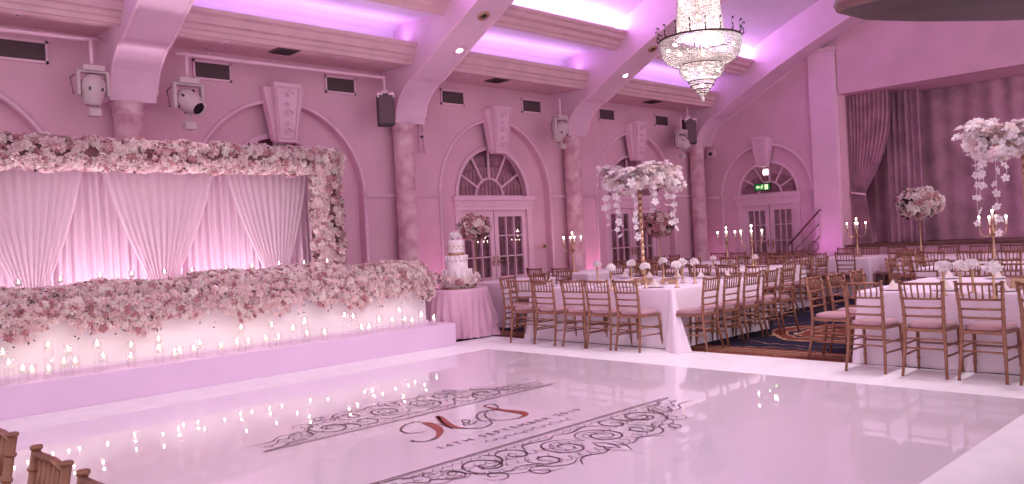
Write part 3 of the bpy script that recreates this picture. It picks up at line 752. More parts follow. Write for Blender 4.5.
# ================================================================== CHAIRS
def chair_proto(name, label, detail):
    t = thing(name, label, 'chair')
    def bamboo(mb, pts, r, rings=()):
        mb.tube(pts, r, 8)
        for f in rings:
            k = f*(len(pts)-1); i = min(int(k), len(pts)-2); p = Vector(pts[i]).lerp(Vector(pts[i+1]), k-i); q = Vector(pts[i]).lerp(Vector(pts[i+1]), min(1, k-i+.011/ (Vector(pts[i+1])-Vector(pts[i])).length))
            mb.tube([p, q], r[min(i, len(r)-1)]*1.28, 8)
    sw = .19
    cu = MB()      # cushion
    n = 28; ring = []
    for lv, (sc, z) in enumerate(((.90, .452), (1.0, .462), (1.02, .478), (.99, .494), (.85, .505), (.4, .512))):
        for k in range(n):
            q = 2*PI*k/n; cx = math.copysign(abs(math.cos(q))**.45, math.cos(q)); cy = math.copysign(abs(math.sin(q))**.45, math.sin(q))
            ring.append((.01+.195*sc*cx, .185*sc*cy*(1+.07*cx), z))
    fs = [(l*n+k, l*n+(k+1) % n, (l+1)*n+(k+1) % n, (l+1)*n+k) for l in range(5) for k in range(n)]+[tuple(range(n))[::-1], tuple(5*n+k for k in range(n))]
    cu.add(ring, fs).build('seat_cushion', M['cushion'], t, True)
    mb = MB(); 
    mb.add([(-.2, -.17, .425), (.21, -.2, .425), (.21, .2, .425), (-.2, .17, .425), (-.2, -.17, .455), (.21, -.2, .455), (.21, .2, .455), (-.2, .17, .455)],
           [(0, 3, 2, 1), (4, 5, 6, 7), (0, 1, 5, 4), (1, 2, 6, 5), (2, 3, 7, 6), (3, 0, 4, 7)])
    bevel(mb.build('seat_frame', M['copper'], t), .006)
    for s in (-1, 1):
        mb = MB(); bamboo(mb, [(.19, s*.185, .44), (.2, s*.19, .2), (.225, s*.20, 0)], [.018, .017, .013], (.3, .7)); mb.build('leg', M['copper'], t, True)
        mb = MB(); bamboo(mb, [(-.25, s*.195, 0), (-.205, s*.18, .25), (-.19, s*.172, .45), (-.205, s*.176, .66), (-.245, s*.19, .90)], [.014, .016, .018, .0165, .015], (.25, .5, .66, .74, .84, .93))
        mb.lathe([(.016, 0), (.0195, .004), (.0195, .012), (.014, .016)], (-.245, s*.19, .898), 10)
        mb.build('leg', M['copper'], t, True)
    mb = MB()
    def bx(z): return -.205-.04*max(0, (z-.66)/.24) if z > .66 else -.192-.013*(z-.45)/.21
    for z, r in ((.885, .013), (.742, .011), (.655, .011), (.575, .011)):
        mb.tube([(bx(z), -.18, z), (bx(z)-.012, 0, z), (bx(z), .18, z)], r, 7)
    def sp(k):
        y = -.145+.29*k/5
        m_ = MB(); m_.tube([(bx(.742)-.01, y*.92, .742), (bx(.81)-.008, y*.98, .81), (bx(.885)-.01, y, .885)], .0085, 6); return m_
    if not detail:
        for k in range(6): q = sp(k); mb.add(q.v, q.f)
    br = mb.build('backrest', M['copper'], t, True)
    if detail:
        for k in range(6): sp(k).build('spindle', M['copper'], br, True)
    for s in (-1, 1):
        mb = MB()
        for z in (.30, .20): mb.tube([(-.2-(.25-z)*.1, s*.182, z), (.2, s*.19, z)], .0095, 6)
        mb.build('stretcher', M['copper'], t, True)
    for xx, ww in ((.197, .19), (-.205, .18)):
        mb = MB()
        for z in ((.27,) if xx > 0 else (.27, .36)): mb.tube([(xx, -ww, z), (xx, ww, z)], .0095, 6)
        mb.build('stretcher', M['copper'], t, True)
    return t
NEAR = chair_proto('chiavari_chair', '', True); FAR = chair_proto('chiavari_chair', '', False)
used = {'n': 0, 'f': 0}
def chair(x, y, rz, label, group=None, near=True):
    rz += R.uniform(-.05, .05); src, key = (NEAR, 'n') if near else (FAR, 'f')
    if used[key] == 0:
        src.location = (x, y, 0); src.rotation_euler = (0, 0, rz); src['label'] = label
        if group: src['group'] = group
        used[key] = 1; return src
    if group is None and 'group' in src: pass
    return dup(src, (x, y, 0), rz, label, group)
ORD = ['leftmost', 'second from the left', 'middle', 'fourth from the left', 'rightmost']
for k, y in enumerate((8.32, 7.81, 7.27, 6.85, 6.36)):
    chair(8.37, y, 0+(.25 if k == 0 else 0), 'copper chiavari chair, %s of five backing onto dance floor at canopy table' % ORD[k], 'chairs on the dance-floor side of the canopy table')
for k, x in enumerate((8.72, 9.22, 9.72, 10.2, 10.7)):
    chair(x, 5.73, PI/2, 'copper chiavari chair on aisle side of canopy table, %s' % ['nearest the trailing cloth corner', 'second from the trailing cloth corner', 'third from the trailing cloth corner', 'fourth from the trailing cloth corner', 'farthest from the trailing cloth corner'][k], 'chairs on the aisle side of the canopy table')
for k, x in enumerate((8.75, 9.4)):
    chair(x, 8.86, -PI/2+.1, 'copper chiavari chair at left end of canopy table, %s' % ['nearer the dance floor', 'second from the dance floor'][k], 'chairs at the left end of the canopy table')
for k, y in enumerate((3.37, 2.83, 2.33, 1.83)):
    chair(8.30, y, 0, 'copper chiavari chair, %s of four backing onto dance floor at right-hand table' % ['leftmost', 'second', 'third', 'rightmost'][k], 'chairs on the dance-floor side of the right-hand table')
for k, x in enumerate((8.8, 9.35, 9.95)):
    chair(x, 3.98, -PI/2, 'copper chiavari chair on aisle side of right-hand table, %s' % ['nearest the dance floor', 'second from the dance floor', 'third from the dance floor'][k], 'chairs on the aisle side of the right-hand table', k == 0)
for k, (y, d) in enumerate(((3.43, 'leftmost'), (2.80, 'middle'), (2.315, 'rightmost'))):
    o = chair(.46, y, PI, 'large close copper chair back in the bottom left corner, %s of three' % d, 'close chairs at the bottom left corner'); o.rotation_euler.z = PI; o.scale = (1, .84 if k == 1 else .92, 1)

# ================================================================== TABLES
def cloth_table(x0, x1, y0, y1, label, seed=0, flare=.05, corner=.10, group=None):
    cx, cy = (x0+x1)/2, (y0+y1)/2; hx, hy = (x1-x0)/2, (y1-y0)/2; H = .76
    t = thing('banquet_table', label, 'table', (cx, cy, 0), 0, group)
    rr = random.Random(seed); per = []; rc = .05
    def side(a, b, nx, ny, n):
        for i in range(n): u = i/n; per.append((a[0]+(b[0]-a[0])*u, a[1]+(b[1]-a[1])*u, nx, ny, 0))
    cs = [(hx, -hy), (hx, hy), (-hx, hy), (-hx, -hy)]
    a0 = -PI/2
    for k in range(4):
        c = cs[k]; c2 = cs[(k+1) % 4]; ccx = c[0]-math.copysign(rc, c[0]); ccy = c[1]-math.copysign(rc, c[1])
        for i in range(13):
            q = a0+PI/2*i/12; per.append((ccx+rc*math.cos(q), ccy+rc*math.sin(q), math.cos(q), math.sin(q), math.sin(PI*i/12)))
        a0 += PI/2
        q = a0; sx, sy = c, c2
        L = math.hypot(sx[0]-sy[0], sx[1]-sy[1]); n = max(8, int(L/.05))
        st = (ccx+rc*math.cos(q), ccy+rc*math.sin(q)); c2x = c2[0]-math.copysign(rc, c2[0]); c2y = c2[1]-math.copysign(rc, c2[1]); en = (c2x+rc*math.cos(q), c2y+rc*math.sin(q))
        for i in range(1, n): u = i/n; per.append((st[0]+(en[0]-st[0])*u, st[1]+(en[1]-st[1])*u, math.cos(q), math.sin(q), 0))
    n = len(per); p1, p2 = rr.uniform(0, 6), rr.uniform(0, 6); vs = []; lev = [(0, H), (.006, H-.006), (.01, H-.02)]+[(None, z) for z in (.66, .54, .42, .3, .18, .08, .004)]
    cv = corner if isinstance(corner, tuple) else (corner,)*4
    cr_ = [cv[(0 if p[0] > 0 and p[1] < 0 else 1 if p[0] > 0 else 2 if p[1] > 0 else 3)] for p in per]
    s = 0; ss = []
    for i, p in enumerate(per):
        ss.append(s); q = per[(i+1) % n]; s += math.hypot(q[0]-p[0], q[1]-p[1])
    for off, z in lev:
        d = (H-z)/H
        for i, (px_, py_, nx, ny, cn) in enumerate(per):
            if off is None: o_ = .01+d*(flare*.5+flare*.5*math.sin(ss[i]*8.2+p1)*(.5+.5*math.sin(ss[i]*2.3+p2)))+d**1.3*(cr_[i]*cn+cr_[i]*.22*cn*math.sin(i*1.9))
            else: o_ = off
            vs.append((px_+nx*o_, py_+ny*o_, z))
    m_ = len(lev); fs = [(l*n+i, l*n+(i+1) % n, (l+1)*n+(i+1) % n, (l+1)*n+i) for l in range(m_-1) for i in range(n)]
    fs = [f[::-1] for f in fs]+[tuple(range(n))]
    MB().add(vs, fs).build('tablecloth', M['cloth'], t, True)
    return t
mt_ = cloth_table(8.60, 10.85, 5.98, 8.52, 'white-clothed banquet table carrying the tall flower canopy at the dance floor edge', 1, .04, (.05, .05, .10, .42))
cloth_table(8.60, 10.75, .4, 3.66, 'white-clothed banquet table cut off by the right edge beside the dance floor', 2, .05, .06)
TBL = [  # x0,x1,y0,y1,label,chairs phrase
 (12.7, 14.5, 1.9, 4.5, 'white-clothed table just behind the right-hand table, in front of the stage', 'table behind the right-hand table'),
 (12.3, 14.1, 6.9, 9.0, 'white-clothed table right behind the canopy table toward the exit door', 'table behind the canopy table'),
 (11.7, 13.4, 10.0, 11.3, 'white-clothed table along the arched wall right of the cake-side door', 'table along the arched wall'),
 (16.2, 17.9, 6.6, 8.3, 'white-clothed table close to the stair rail and exit door', 'table by the stair rail'),
 (15.8, 17.5, 3.7, 6.0, 'white-clothed table nearest the stage carrying a ball of roses', 'table nearest the stage'),
 (15.0, 16.8, 9.3, 10.9, 'white-clothed table in the far corner before the marble column', 'far corner table'),
]
for i, (x0, x1, y0, y1, lb, ph) in enumerate(TBL):
    cloth_table(x0, x1, y0, y1, lb, 10+i, .04, .06)
    g = 'chairs around the '+ph
    nx = int((y1-y0)/.5); ny = int((x1-x0)/.55)
    for k in range(nx):
        y = y0+(k+.5)*(y1-y0)/nx
        chair(x0-.23, y, 0, 'copper chair, near side of the %s, %s from left' % (ph, ordw(nx-k)), g+', dance-floor side', False)
        if x1+.5 < XB-.3: chair(x1+.23, y, PI, 'copper chair, far side of the %s, %s from left' % (ph, ordw(nx-k)), g+', far side', False)
    for k in range(ny):
        x = x0+(k+.5)*(x1-x0)/ny
        chair(x, y0-.23, PI/2, 'copper chair, right end of the %s, %s away from camera' % (ph, ordw(k+1)), g+', stage-side end', False)
        if y1+.5 < YW-.1 and i != 4 and i != 2: chair(x, y1+.23, -PI/2, 'copper chair, left end of the %s, %s away from camera' % (ph, ordw(k+1)), g+', wall-side end', False)
for k, y in enumerate((8.4, 7.85, 7.3, 6.8, 6.3)):
    chair(11.05, y, PI, 'copper chiavari chair on the far side of canopy table, %s from the left' % ordw(k+1), 'chairs on the far side of the canopy table', False)
for k, y in enumerate((3.3, 2.8, 2.3, 1.8)):
    chair(10.98, y, PI, 'copper chiavari chair on the far side of right-hand table, %s from the left' % ordw(k+1), 'chairs on the far side of the right-hand table', False)
cloth_table(9.45, 10.9, 9.95, 11.0, 'small white-clothed table between the cake and the arched door', 30, .04, .05)
for x, y, r, d in ((9.18, 10.5, 0, 'beside the cake'), (9.85, 9.7, PI/2, 'left of two backing onto the canopy table'), (10.42, 9.7, PI/2, 'right of two backing onto the canopy table')):
    chair(x, y, r, 'copper chair at small table behind the cake, '+d, 'chairs at the small table behind the cake', False)
for x, d in ((7.75, 'left'), (8.35, 'right')):
    chair(x, 11.0, -PI/2, 'copper chiavari chair standing behind the cake table, %s of two' % d, 'chairs behind the cake table', False)

# ================================================================== CAKE
ct = thing('cake_table', 'round table in gathered pink satin cloth under the wedding cake', 'table', (8.28, 9.85, 0))
n = 160; vs = []; rr = .50
lev = [(.5, .755), (.515, .745), (.52, .70)]+[(None, z) for z in (.6, .48, .36, .24, .12, .02)]
for rad, z in lev:
    d = (.755-z)/.755
    for k in range(n):
        q = 2*PI*k/n
        bun = math.exp(-((q-5.3)/.35)**2)
        r_ = rad if rad else .52+d*(.04+.034*math.sin(q*26+1.2*math.sin(q*5+d*4)))+.12*d*bun*(1+.4*math.sin(q*40+d*9))
        vs.append((r_*math.cos(q), r_*math.sin(q), z))
fs = [((l+1)*n+k, (l+1)*n+(k+1) % n, l*n+(k+1) % n, l*n+k) for l in range(len(lev)-1) for k in range(n)]+[tuple(range(n))]
MB().add(vs, fs).build('tablecloth', M['satin'], ct, True)
ck = thing('wedding_cake', 'tall white tiered wedding cake with gold band and roses at base', 'cake', (8.32, 9.83, .757))
MB().lathe([(.27, 0), (.27, .02), (.001, .02)], n=40).build('cake_board', M['gold'], ck, True)
def tier(r, z0, z1, drape=False):
    mb = MB(); pr = [(r, z0), (r*1.0, z0+.01), (r, z1-.02), (r*.985, z1-.006), (r*.95, z1), (.001, z1)]
    mb.lathe(pr, n=40)
    for k in range(16 if drape else 0):
        q = 2*PI*k/16; mb.tube([((r+.004)*math.cos(q+.1*f), (r+.004)*math.sin(q+.1*f), z0+(z1-z0)*(1-f)) for f in (0, .5, 1)], .012, 5)
    mb.build('tier', M['icing'], ck, True)
tier(.255, .02, .12); tier(.225, .12, .30, True); tier(.175, .30, .42); tier(.165, .42, .52, True); tier(.125, .56, .76)
MB().lathe([(.13, .52), (.13, .56), (.001, .56)], n=32).build('gold_band', M['gold'], ck, True)
mb = MB()
for k in range(10): q = k*PI/5; mb.ball((.126*math.cos(q), .126*math.sin(q), .66), .016, 6); mb.ball((.126*math.cos(q+.3), .126*math.sin(q+.3), .62), .012, 6)
mb.build('piped_lace', M['gold'], ck, True)
k = 130; q = nr.rand(k)*2*PI; P = np.stack([.30*np.cos(q), .30*np.sin(q), .06+.13*nr.rand(k)], 1); N = np.stack([np.cos(q), np.sin(q), .5+0*q], 1)
flower_mass('c', ck, P, N, .052, [M['petal3'], M['petal'], M['petal2']], [.35, .5, .15], .5, 24)
k = 30; V_ = nr.normal(0, 1, (k, 3)); V_[:, 2] = abs(V_[:, 2]); V_ /= np.linalg.norm(V_, axis=1)[:, None]
V, F = scatter(ROSE, V_*np.array([.08, .08, .09])+[0, 0, .79], V_, .045+0*V_[:, 0]); arr_mesh('cake_topper', V, F, [M['wpetal']], None, ck)

# ================================================================== FLOWER PIECES
def canopy(x, y, label, seed):
    t = thing('flower_canopy', label, 'flower arrangement', (x, y, .762))
    mb = MB(); mb.lathe([(.16, 0), (.16, .015), (.05, .03), (.022, .06), (.018, .1)], n=20)
    for k in range(14): z = .1+k*.095; mb.lathe([(.026, z), (.034, z+.03), (.026, z+.095)], n=8)
    mb.build('gold_stand', M['gold'], t, True)
    mb = MB(); mb.tube([(.46*math.cos(q), .46*math.sin(q), 1.42) for q in np.linspace(0, 2*PI, 33)], .014, 6)
    for k in range(6): q = k*PI/3; mb.tube([(0, 0, 1.42), (.46*math.cos(q), .46*math.sin(q), 1.42)], .01, 5)
    mb.build('ring_frame', M['gold'], t, True)
    n = 900; q = nr.rand(n)*2*PI; rad = .435+nr.normal(0, .07, n); a = nr.rand(n)*2*PI
    P = np.stack([rad*np.cos(q), rad*np.sin(q), 1.52+.13*np.sin(a)+.05*np.sin(q*3+seed)], 1); N = np.stack([np.cos(q)*(rad-.4)*3, np.sin(q)*(rad-.4)*3, .6+np.sin(a)], 1)
    k = 260; q2 = nr.rand(k)*2*PI; r2 = .38*np.sqrt(nr.rand(k)); P = np.concatenate([P, np.stack([r2*np.cos(q2), r2*np.sin(q2), 1.5+.06*nr.rand(k)], 1)]); N = np.concatenate([N, np.tile([0., 0, 1], (k, 1))])
    flower_mass('k', t, P, N, .055, [M['wpetal'], M['petal3'], M['petal']], [.62, .24, .14], .10, 60, ROSE)
    for k in range(11):
        q = 2*PI*k/11+.2; r_ = .47+R.uniform(-.07, .07); L = R.randint(3, 7); P = []; mb = MB(); x_, y_ = r_*math.cos(q), r_*math.sin(q)
        mb.tube([(x_, y_, 1.45), (x_, y_, 1.40-L*.09)], .0025, 4)
        zs = 1.36
        for j in range(L): P.append((x_+R.uniform(-.02, .02), y_+R.uniform(-.02, .02), zs)); zs -= R.uniform(.09, .15)
        st = mb.build('hanging_strand', M['wpetal'], t)
        for p_ in P:
            V, F = scatter(ORCH, np.array([p_]), np.array([[-.7, -.7, .2]]), [.044*(.8+.5*R.random())], .6)
            arr_mesh('orchid_bloom', V, F, [M['wpetal']], None, st)
canopy(9.62, 7.18, 'tall gold-stemmed canopy of white flowers with hanging orchids on table left of aisle', 1)
canopy(9.62, 2.30, 'tall canopy of white hanging flowers at right edge before stage curtain', 2)
def rose_ball(x, y, z0, zc, r, label, wts=(.5, .25, .25)):
    t = thing('rose_ball', label, 'flower arrangement', (x, y, z0))
    mb = MB(); mb.lathe([(.13, 0), (.13, .012), (.03, .03), (.014, .08), (.014, zc-z0-r*.9), (.06, zc-z0-r*.6)], n=16); mb.build('gold_stand', M['gold'], t, True)
    n = 230; V_ = nr.normal(0, 1, (n, 3)); V_ /= np.linalg.norm(V_, axis=1)[:, None]
    P = V_*r*np.array([1, 1, .78])*(.88+.14*nr.rand(n))[:, None]+[0, 0, zc-z0]
    MB().ball((0, 0, zc-z0), r*.72, 12).build('foam_core', M['leaf'], t, True)
    flower_mass('b', t, P, V_, r*.21, [M['petal3'], M['petal'], M['petal2']], list(wts), 1.6, 40)
rose_ball(16.1, 5.6, .762, 1.78, .36, 'ball of cream and dusky roses on tall gold stand before stage curtain')
p = on_x(659, 224, 15.4); rose_ball(15.4, p.y, .762, p.z, .34, 'smaller ball of dark and cream roses seen behind the left flower canopy', (.2, .25, .55))
p = on_x(470, 228, 9.62); rose_ball(9.62, min(p.y, 10.85), .762, p.z, .27, 'ball of dark and cream roses behind the wedding cake', (.25, .3, .45))
def candelabrum(x, y, ztop, label, narms=5):
    t = thing('candelabrum', label, 'candelabrum', (x, y, .762)); h = ztop-.762
    mb = MB(); mb.lathe([(.10, 0), (.10, .015), (.03, .04), (.016, .08), (.028, h*.3), (.013, h*.34), (.013, h*.62), (.03, h*.68), (.012, h*.74), (.012, h-.08), (.03, h-.07), (.03, h-.05)], n=12); mb.build('gold_stem', M['gold'], t, True)
    for k in range(narms-1):
        q = 2*PI*k/(narms-1)+.5; c, s = math.cos(q), math.sin(q); mb = MB()
        mb.tube([(0, 0, h*.62), (.09*c, .09*s, h*.55), (.17*c, .17*s, h*.62), (.18*c, .18*s, h-.16)], .009, 6); mb.lathe([(.008, 0), (.03, .01), (.03, .02)], (.18*c, .18*s, h-.17), 8)
        am = mb.build('arm', M['gold'], t, True)
        MB().lathe([(.016, h-.15), (.016, h-.06), (.001, h-.06)], (.18*c, .18*s, 0), 8).build('candle', M['wax'], am, True)
        MB().ball((.18*c, .18*s, h-.038), .016, 8, 0, 1.5).build('flame', M['flame'], am, True)
    MB().lathe([(.016, h-.05), (.016, h+.03), (.001, h+.03)], n=8).build('candle', M['wax'], t, True)
    MB().ball((0, 0, h+.052), .016, 8, 0, 1.5).build('flame', M['flame'], t, True)
    point('candelabrum_glow', (x, y, ztop+.22), 4, (1, .70, .56), .015)
for px_, py_, xx, lb in ((572, 233, 12.3, 'gold candelabrum with lit candles on table along the arched wall'), (751, 226, 13.1, 'tallest gold candelabrum glowing before the exit door'),
                         (726, 228, 15.5, 'gold candelabrum with lit candles left of the exit door'), (856, 219, 17.0, 'gold candelabrum with lit candles by the tied stage curtain'), (992, 211, 13.6, 'gold candelabrum with lit candles before the stage under the right canopy')):
    p = on_x(px_, py_, xx); candelabrum(xx, p.y, p.z-.05, lb)
# bud vases with white blooms, gold mirror boxes
def bud_vase(px_, py_, z, r, label, group, xx=None):
    p = on_z(px_, py_, z) if xx is None else on_x(px_, py_, xx)
    if xx is not None: z = max(p.z, .95)
    t = thing('bud_vase', label, 'vase', (p.x, p.y, .762), 0, group); h = z-.762
    MB().lathe([(.035, 0), (.035, .008), (.014, .02), (.012, h-.05), (.015, h-.03), (.01, h-.03), (.001, h-.05)], n=12).build('gold_tube', M['gold'], t, True)
    V_ = nr.normal(0, 1, (16, 3)); V_[:, 2] = abs(V_[:, 2])*.8+.1; V_ /= np.linalg.norm(V_, axis=1)[:, None]
    V, F = scatter(ROSE, V_*r*.55+[0, 0, h], V_, r*.62+0*V_[:, 0]); arr_mesh('bloom', V, F, [M['wpetal']], None, t)
for i, (a, b) in enumerate(((597, 265), (611, 269), (631, 264), (645, 267), (663, 262), (676, 266), (682, 263), (694, 263))):
    bud_vase(a, b, 1.04, .07, 'thin gold bud vase with white bloom on canopy table, %s from the left' % ordw(i+1), 'white bud vases on the canopy table')
for i, (a, b) in enumerate(((943, 268), (960, 268), (972, 266), (993, 269))):
    bud_vase(a, b, 1.02, .075, 'gold bud vase with white bloom on right-hand table, %s from the left' % ordw(i+1), 'white bud vases on the right-hand table')
for i, (a, b) in enumerate(((713, 262), (756, 268))):
    bud_vase(a, b, 1.04, .06, 'gold bud vase on the table behind the canopy table, %s of two' % ('left', 'right')[i], 'bud vases behind the canopy table', 13.0)
def gold_box(x, y, s, label):
    t = thing('gold_votive_stand', label, 'candle stand', (x, y, .762), .4)
    bevel(MB().box(-s, -s, 0, s, s, s*.7).build('gold_block', M['gold'], t), .006)
    for q, (dx, dy) in enumerate(((-s*1.7, 0), (s*1.7, s*.3), (0, -s*1.8))):
        MB().lathe([(.03, 0), (.034, .05), (.03, .05), (.026, .01), (.001, .01)], (dx, dy, 0), 10).build('votive_glass', M['glass'], t, True)
        MB().lathe([(.022, .01), (.022, .03), (.001, .03)], (dx, dy, 0), 8).build('candle', M['wax'], t, True)
gold_box(9.28, 6.95, .12, 'gold mirrored block and votives at the foot of the left canopy')
gold_box(9.45, 6.62, .10, 'smaller gold block right of the left canopy stand')
gold_box(9.25, 2.25, .15, 'gold mirrored block at the right edge of the right-hand table')
# plates and napkins
def setting(x, y, rz, table, k, side):
    t = tag(MB().lathe([(.06, 0), (.09, .006), (.14, .012), (.142, .016), (.10, .010), (.001, .008)], n=24).build('charger_plate', M['white'], None, True), 'pale round charger plate on %s side of the %s, %s from the left' % (side, table, ordw(k+1)), 'plate', 'plates on the %s' % table)
    t.location = (x, y, .762)
    mb = MB(); mb.add([(-.05, -.05, .012), (.05, -.05, .012), (.05, .05, .012), (-.05, .05, .012), (0, 0, .11), (.0, -.02, .02)], [(0, 1, 4), (1, 2, 4), (2, 3, 4), (3, 0, 4)])
    o = tag(mb.build('folded_napkin', M['petal3']), 'folded pale napkin on %s side of the %s, %s from the left' % (side, table, ordw(k+1)), 'napkin', 'napkins on the %s' % table); o.location = (x, y, .762); o.rotation_euler = (0, 0, rz)
for k, y in enumerate((8.3, 7.8, 7.27, 6.85, 6.4)):
    setting(8.80, y, 0, 'canopy table', k, 'near'); setting(10.6, y, .3, 'canopy table', k, 'far')
for k, y in enumerate((3.35, 2.83, 2.33, 1.83)):
    setting(8.78, y, 0, 'right-hand table', k, 'near'); setting(10.5, y, .3, 'right-hand table', k, 'far')

# ================================================================== CHANDELIER
chx, chy, zc = 9.54, 6.0, 4.04
ch = thing('chandelier', 'huge tiered crystal chandelier with dark scroll arms, hanging below vault', 'chandelier', (chx, chy, zc))
def beads(rows, dens, name, dz=.026, size=.017):
    Ps = []
    for (r0, z0), (r1, z1) in zip(rows[:-1], rows[1:]):
        L = math.hypot(r1-r0, z1-z0); nrow = max(1, int(L/dz))
        for i in range(nrow):
            f = i/nrow; r = r0+(r1-r0)*f; z = z0+(z1-z0)*f; n = max(6, int(2*PI*r/dens)); ph = (i % 2)*.5
            q = 2*PI*(np.arange(n)+ph)/n; Ps.append(np.stack([r*np.cos(q), r*np.sin(q), z+0*q], 1))
    P = np.concatenate(Ps)
    oc = np.array([(1, 0, 0), (0, 1, 0), (-1, 0, 0), (0, -1, 0), (0, 0, 1.3), (0, 0, -1.3)])
    tri = np.array([(0, 1, 4), (1, 2, 4), (2, 3, 4), (3, 0, 4), (1, 0, 5), (2, 1, 5), (3, 2, 5), (0, 3, 5)])
    S = size*(.75+.5*nr.rand(len(P))); V = P[:, None, :]+S[:, None, None]*oc[None]; F = tri[None]+(np.arange(len(P))*6)[:, None, None]
    arr_mesh(name, V.reshape(-1, 3), F.reshape(-1, 3), [M['crystal']], None, ch, kind='stuff')
K = .535
def bd(rows, *a, **k): beads([(r*K, z) for r, z in rows], *a, **k)
bd([(1.0, 0), (1.0, -.10), (.95, -.20), (.85, -.27), (.70, -.32), (.54, -.335)], .024, 'crystal_bowl', .024, .0125)
bd([(.52, -.335), (.54, -.41), (.49, -.48), (.36, -.53)], .024, 'crystal_bowl', .024, .0125)
bd([(.31, -.55), (.26, -.61), (.16, -.69), (.05, -.76)], .026, 'crystal_drop', .03, .012)
bd([(.60, .03), (.54, .3), (.46, .8), (.40, 1.3), (.36, 1.8)], .03, 'crystal_tent', .028, .013)
for r, z in ((1.01, .0), (.53, -.34), (.34, -.565), (.29, -.62), (.20, -.67), (.12, -.72)):
    MB().tube([(r*K*math.cos(q), r*K*math.sin(q), z) for q in np.linspace(0, 2*PI, 49)], .014 if r > .9 else .007, 6).build('metal_ring', M['bronze'], ch, True)
for k in range(18):
    q = 2*PI*k/18; c, s = math.cos(q), math.sin(q); mb = MB()
    mb.tube([((K+a)*c, (K+a)*s, z) for a, z in ((0, 0), (.035, .03), (.03, .08), (.008, .12), (.03, .17), (.05, .17), (.045, .145))], [.010, .010, .011, .012, .011, .009, .007], 6)
    mb.build('scroll_arm', M['bronze'], ch, True)
for rr_, zz, nn in ((.80, -.10, 8), (.40, -.43, 4), (.42, .25, 4), (.30, .85, 4), (.14, -.60, 1)):
    for k in range(nn):
        q = 2*PI*(k+.3*rr_)/nn+.3; MB().ball((rr_*K*math.cos(q), rr_*K*math.sin(q), zz), .026, 8).build('bulb', M['bulb'], ch, True)
point('chandelier_lamp', (chx, chy, zc-.05), 26, (1, .84, .74), .08)
point('chandelier_lamp', (chx, chy, zc+.7), 26, (1, .84, .74), .08)
MB().ball((0, 0, -.80), .03, 8, 0, 1.5).build('finial', M['crystal'], ch, True)
mb = MB(); mb.tube([(0, 0, -.5), (0, 0, 3.28)], .009, 8); mb.lathe([(.2, 1.8), (.2, 1.86), (.06, 1.95)], n=20); mb.lathe([(.02, 3.1), (.22, 3.2), (.25, 3.28)], n=20); mb.build('suspension_rod', M['gold'], ch, True)

# dark hanging dish at the top right corner
d = ray(1112, -8)*4.1; c0 = Vector((0, 0, 1.5))+d
hd = thing('hanging_dish_lamp', 'dark bronze round dish hanging close at the top right corner', 'lamp', (c0.x, c0.y, c0.z))
ax = Vector((-d.y, d.x, 0)).normalized(); tl = Matrix.Rotation(math.radians(-9), 3, ax)
hd.rotation_euler = (Matrix.Rotation(math.radians(5), 3, Vector((d.x, d.y, 0)).normalized()) @ tl).to_euler()
MB().lathe([(.001, -.10), (.5, -.085), (.9, -.045), (1.16, -.01), (1.27, .03), (1.30, .07), (1.26, .12), (.6, .2), (.06, .24)], n=96).build('dish', M['bronze'], hd, True)
MB().lathe([(1.25, .025), (1.29, .035), (1.308, .07), (1.29, .10), (1.25, .12)], n=96).build('gilt_rim', M['wood'], hd, True)
MB().tube([(0, 0, .2), (0, 0, 7.6-c0.z)], .025, 8).build('suspension_rod', M['bronze'], hd, True)

# ================================================================== STAGE
def stage_curtain():
    t = thing('stage_side_curtain', 'mauve side curtain tied back at left of stage opening', 'curtain', (XB+.42, 0, 0))
    nu, nv = 70, 30; vs = []; y0, y1, zt, ztie, yt = 8.18, 7.16, 4.46, 2.15, 7.98
    for j in range(nv+1):
        z = zt-(zt-.97)*j/nv
        if z > ztie: v = (zt-z)/(zt-ztie); s = 1-v**2.4
        else: s = .0+.25*((ztie-z)/(ztie-.97))**.6*.8
        a = 8.17; b = (yt-.10)*(1-s)+y1*s
        for i in range(nu+1):
            u = i/nu; vs.append((.06*math.sin(u*2*PI*11+1.5*math.sin(u*5))*(.5+.5*s), a+(b-a)*u, z))
    fs = [(j*(nu+1)+i, (j+1)*(nu+1)+i, (j+1)*(nu+1)+i+1, j*(nu+1)+i+1) for j in range(nv) for i in range(nu)]
    MB().add(vs, fs).build('curtain_panel', M['scurt'], t, True)
    MB().tube([(.1*math.sin(q), 8.03+.16*math.cos(q), ztie+.03*math.cos(q)) for q in np.linspace(0, 2*PI, 17)], .025, 6).build('tieback', M['trim'], t, True)
stage_curtain()
def big_curtain(name, label, x, y0, y1, z0, z1, nf, amp, mt):
    n = nf*6; zs = np.linspace(z0, z1, 7); vs = []
    for i in range(n+1):
        u = i/n
        for z in zs: vs.append((x+amp*math.sin(u*nf*2*PI+.8*math.sin(u*17))+amp*.4*math.sin(u*nf*2.7+.3*z), y0+(y1-y0)*u, z))
    m_ = len(zs); fs = [(i*m_+j, (i+1)*m_+j, (i+1)*m_+j+1, i*m_+j+1) for i in range(n) for j in range(m_-1)]
    return tag(MB().add(vs, fs).build(name, mt, None, True), label, 'curtain')
big_curtain('stage_back_curtain', 'wide dusky pink velvet curtain closing the back of the stage', XB+1.6, 8.1, -3.5, .97, 5.5, 30, .014, M['bcurt'])
big_curtain('stage_leg_curtain', 'narrow dark inner curtain hanging just right of tied stage curtain', XB+.95, 7.6, 6.75,   .97, 4.46, 6, .06, M['bcurt'])
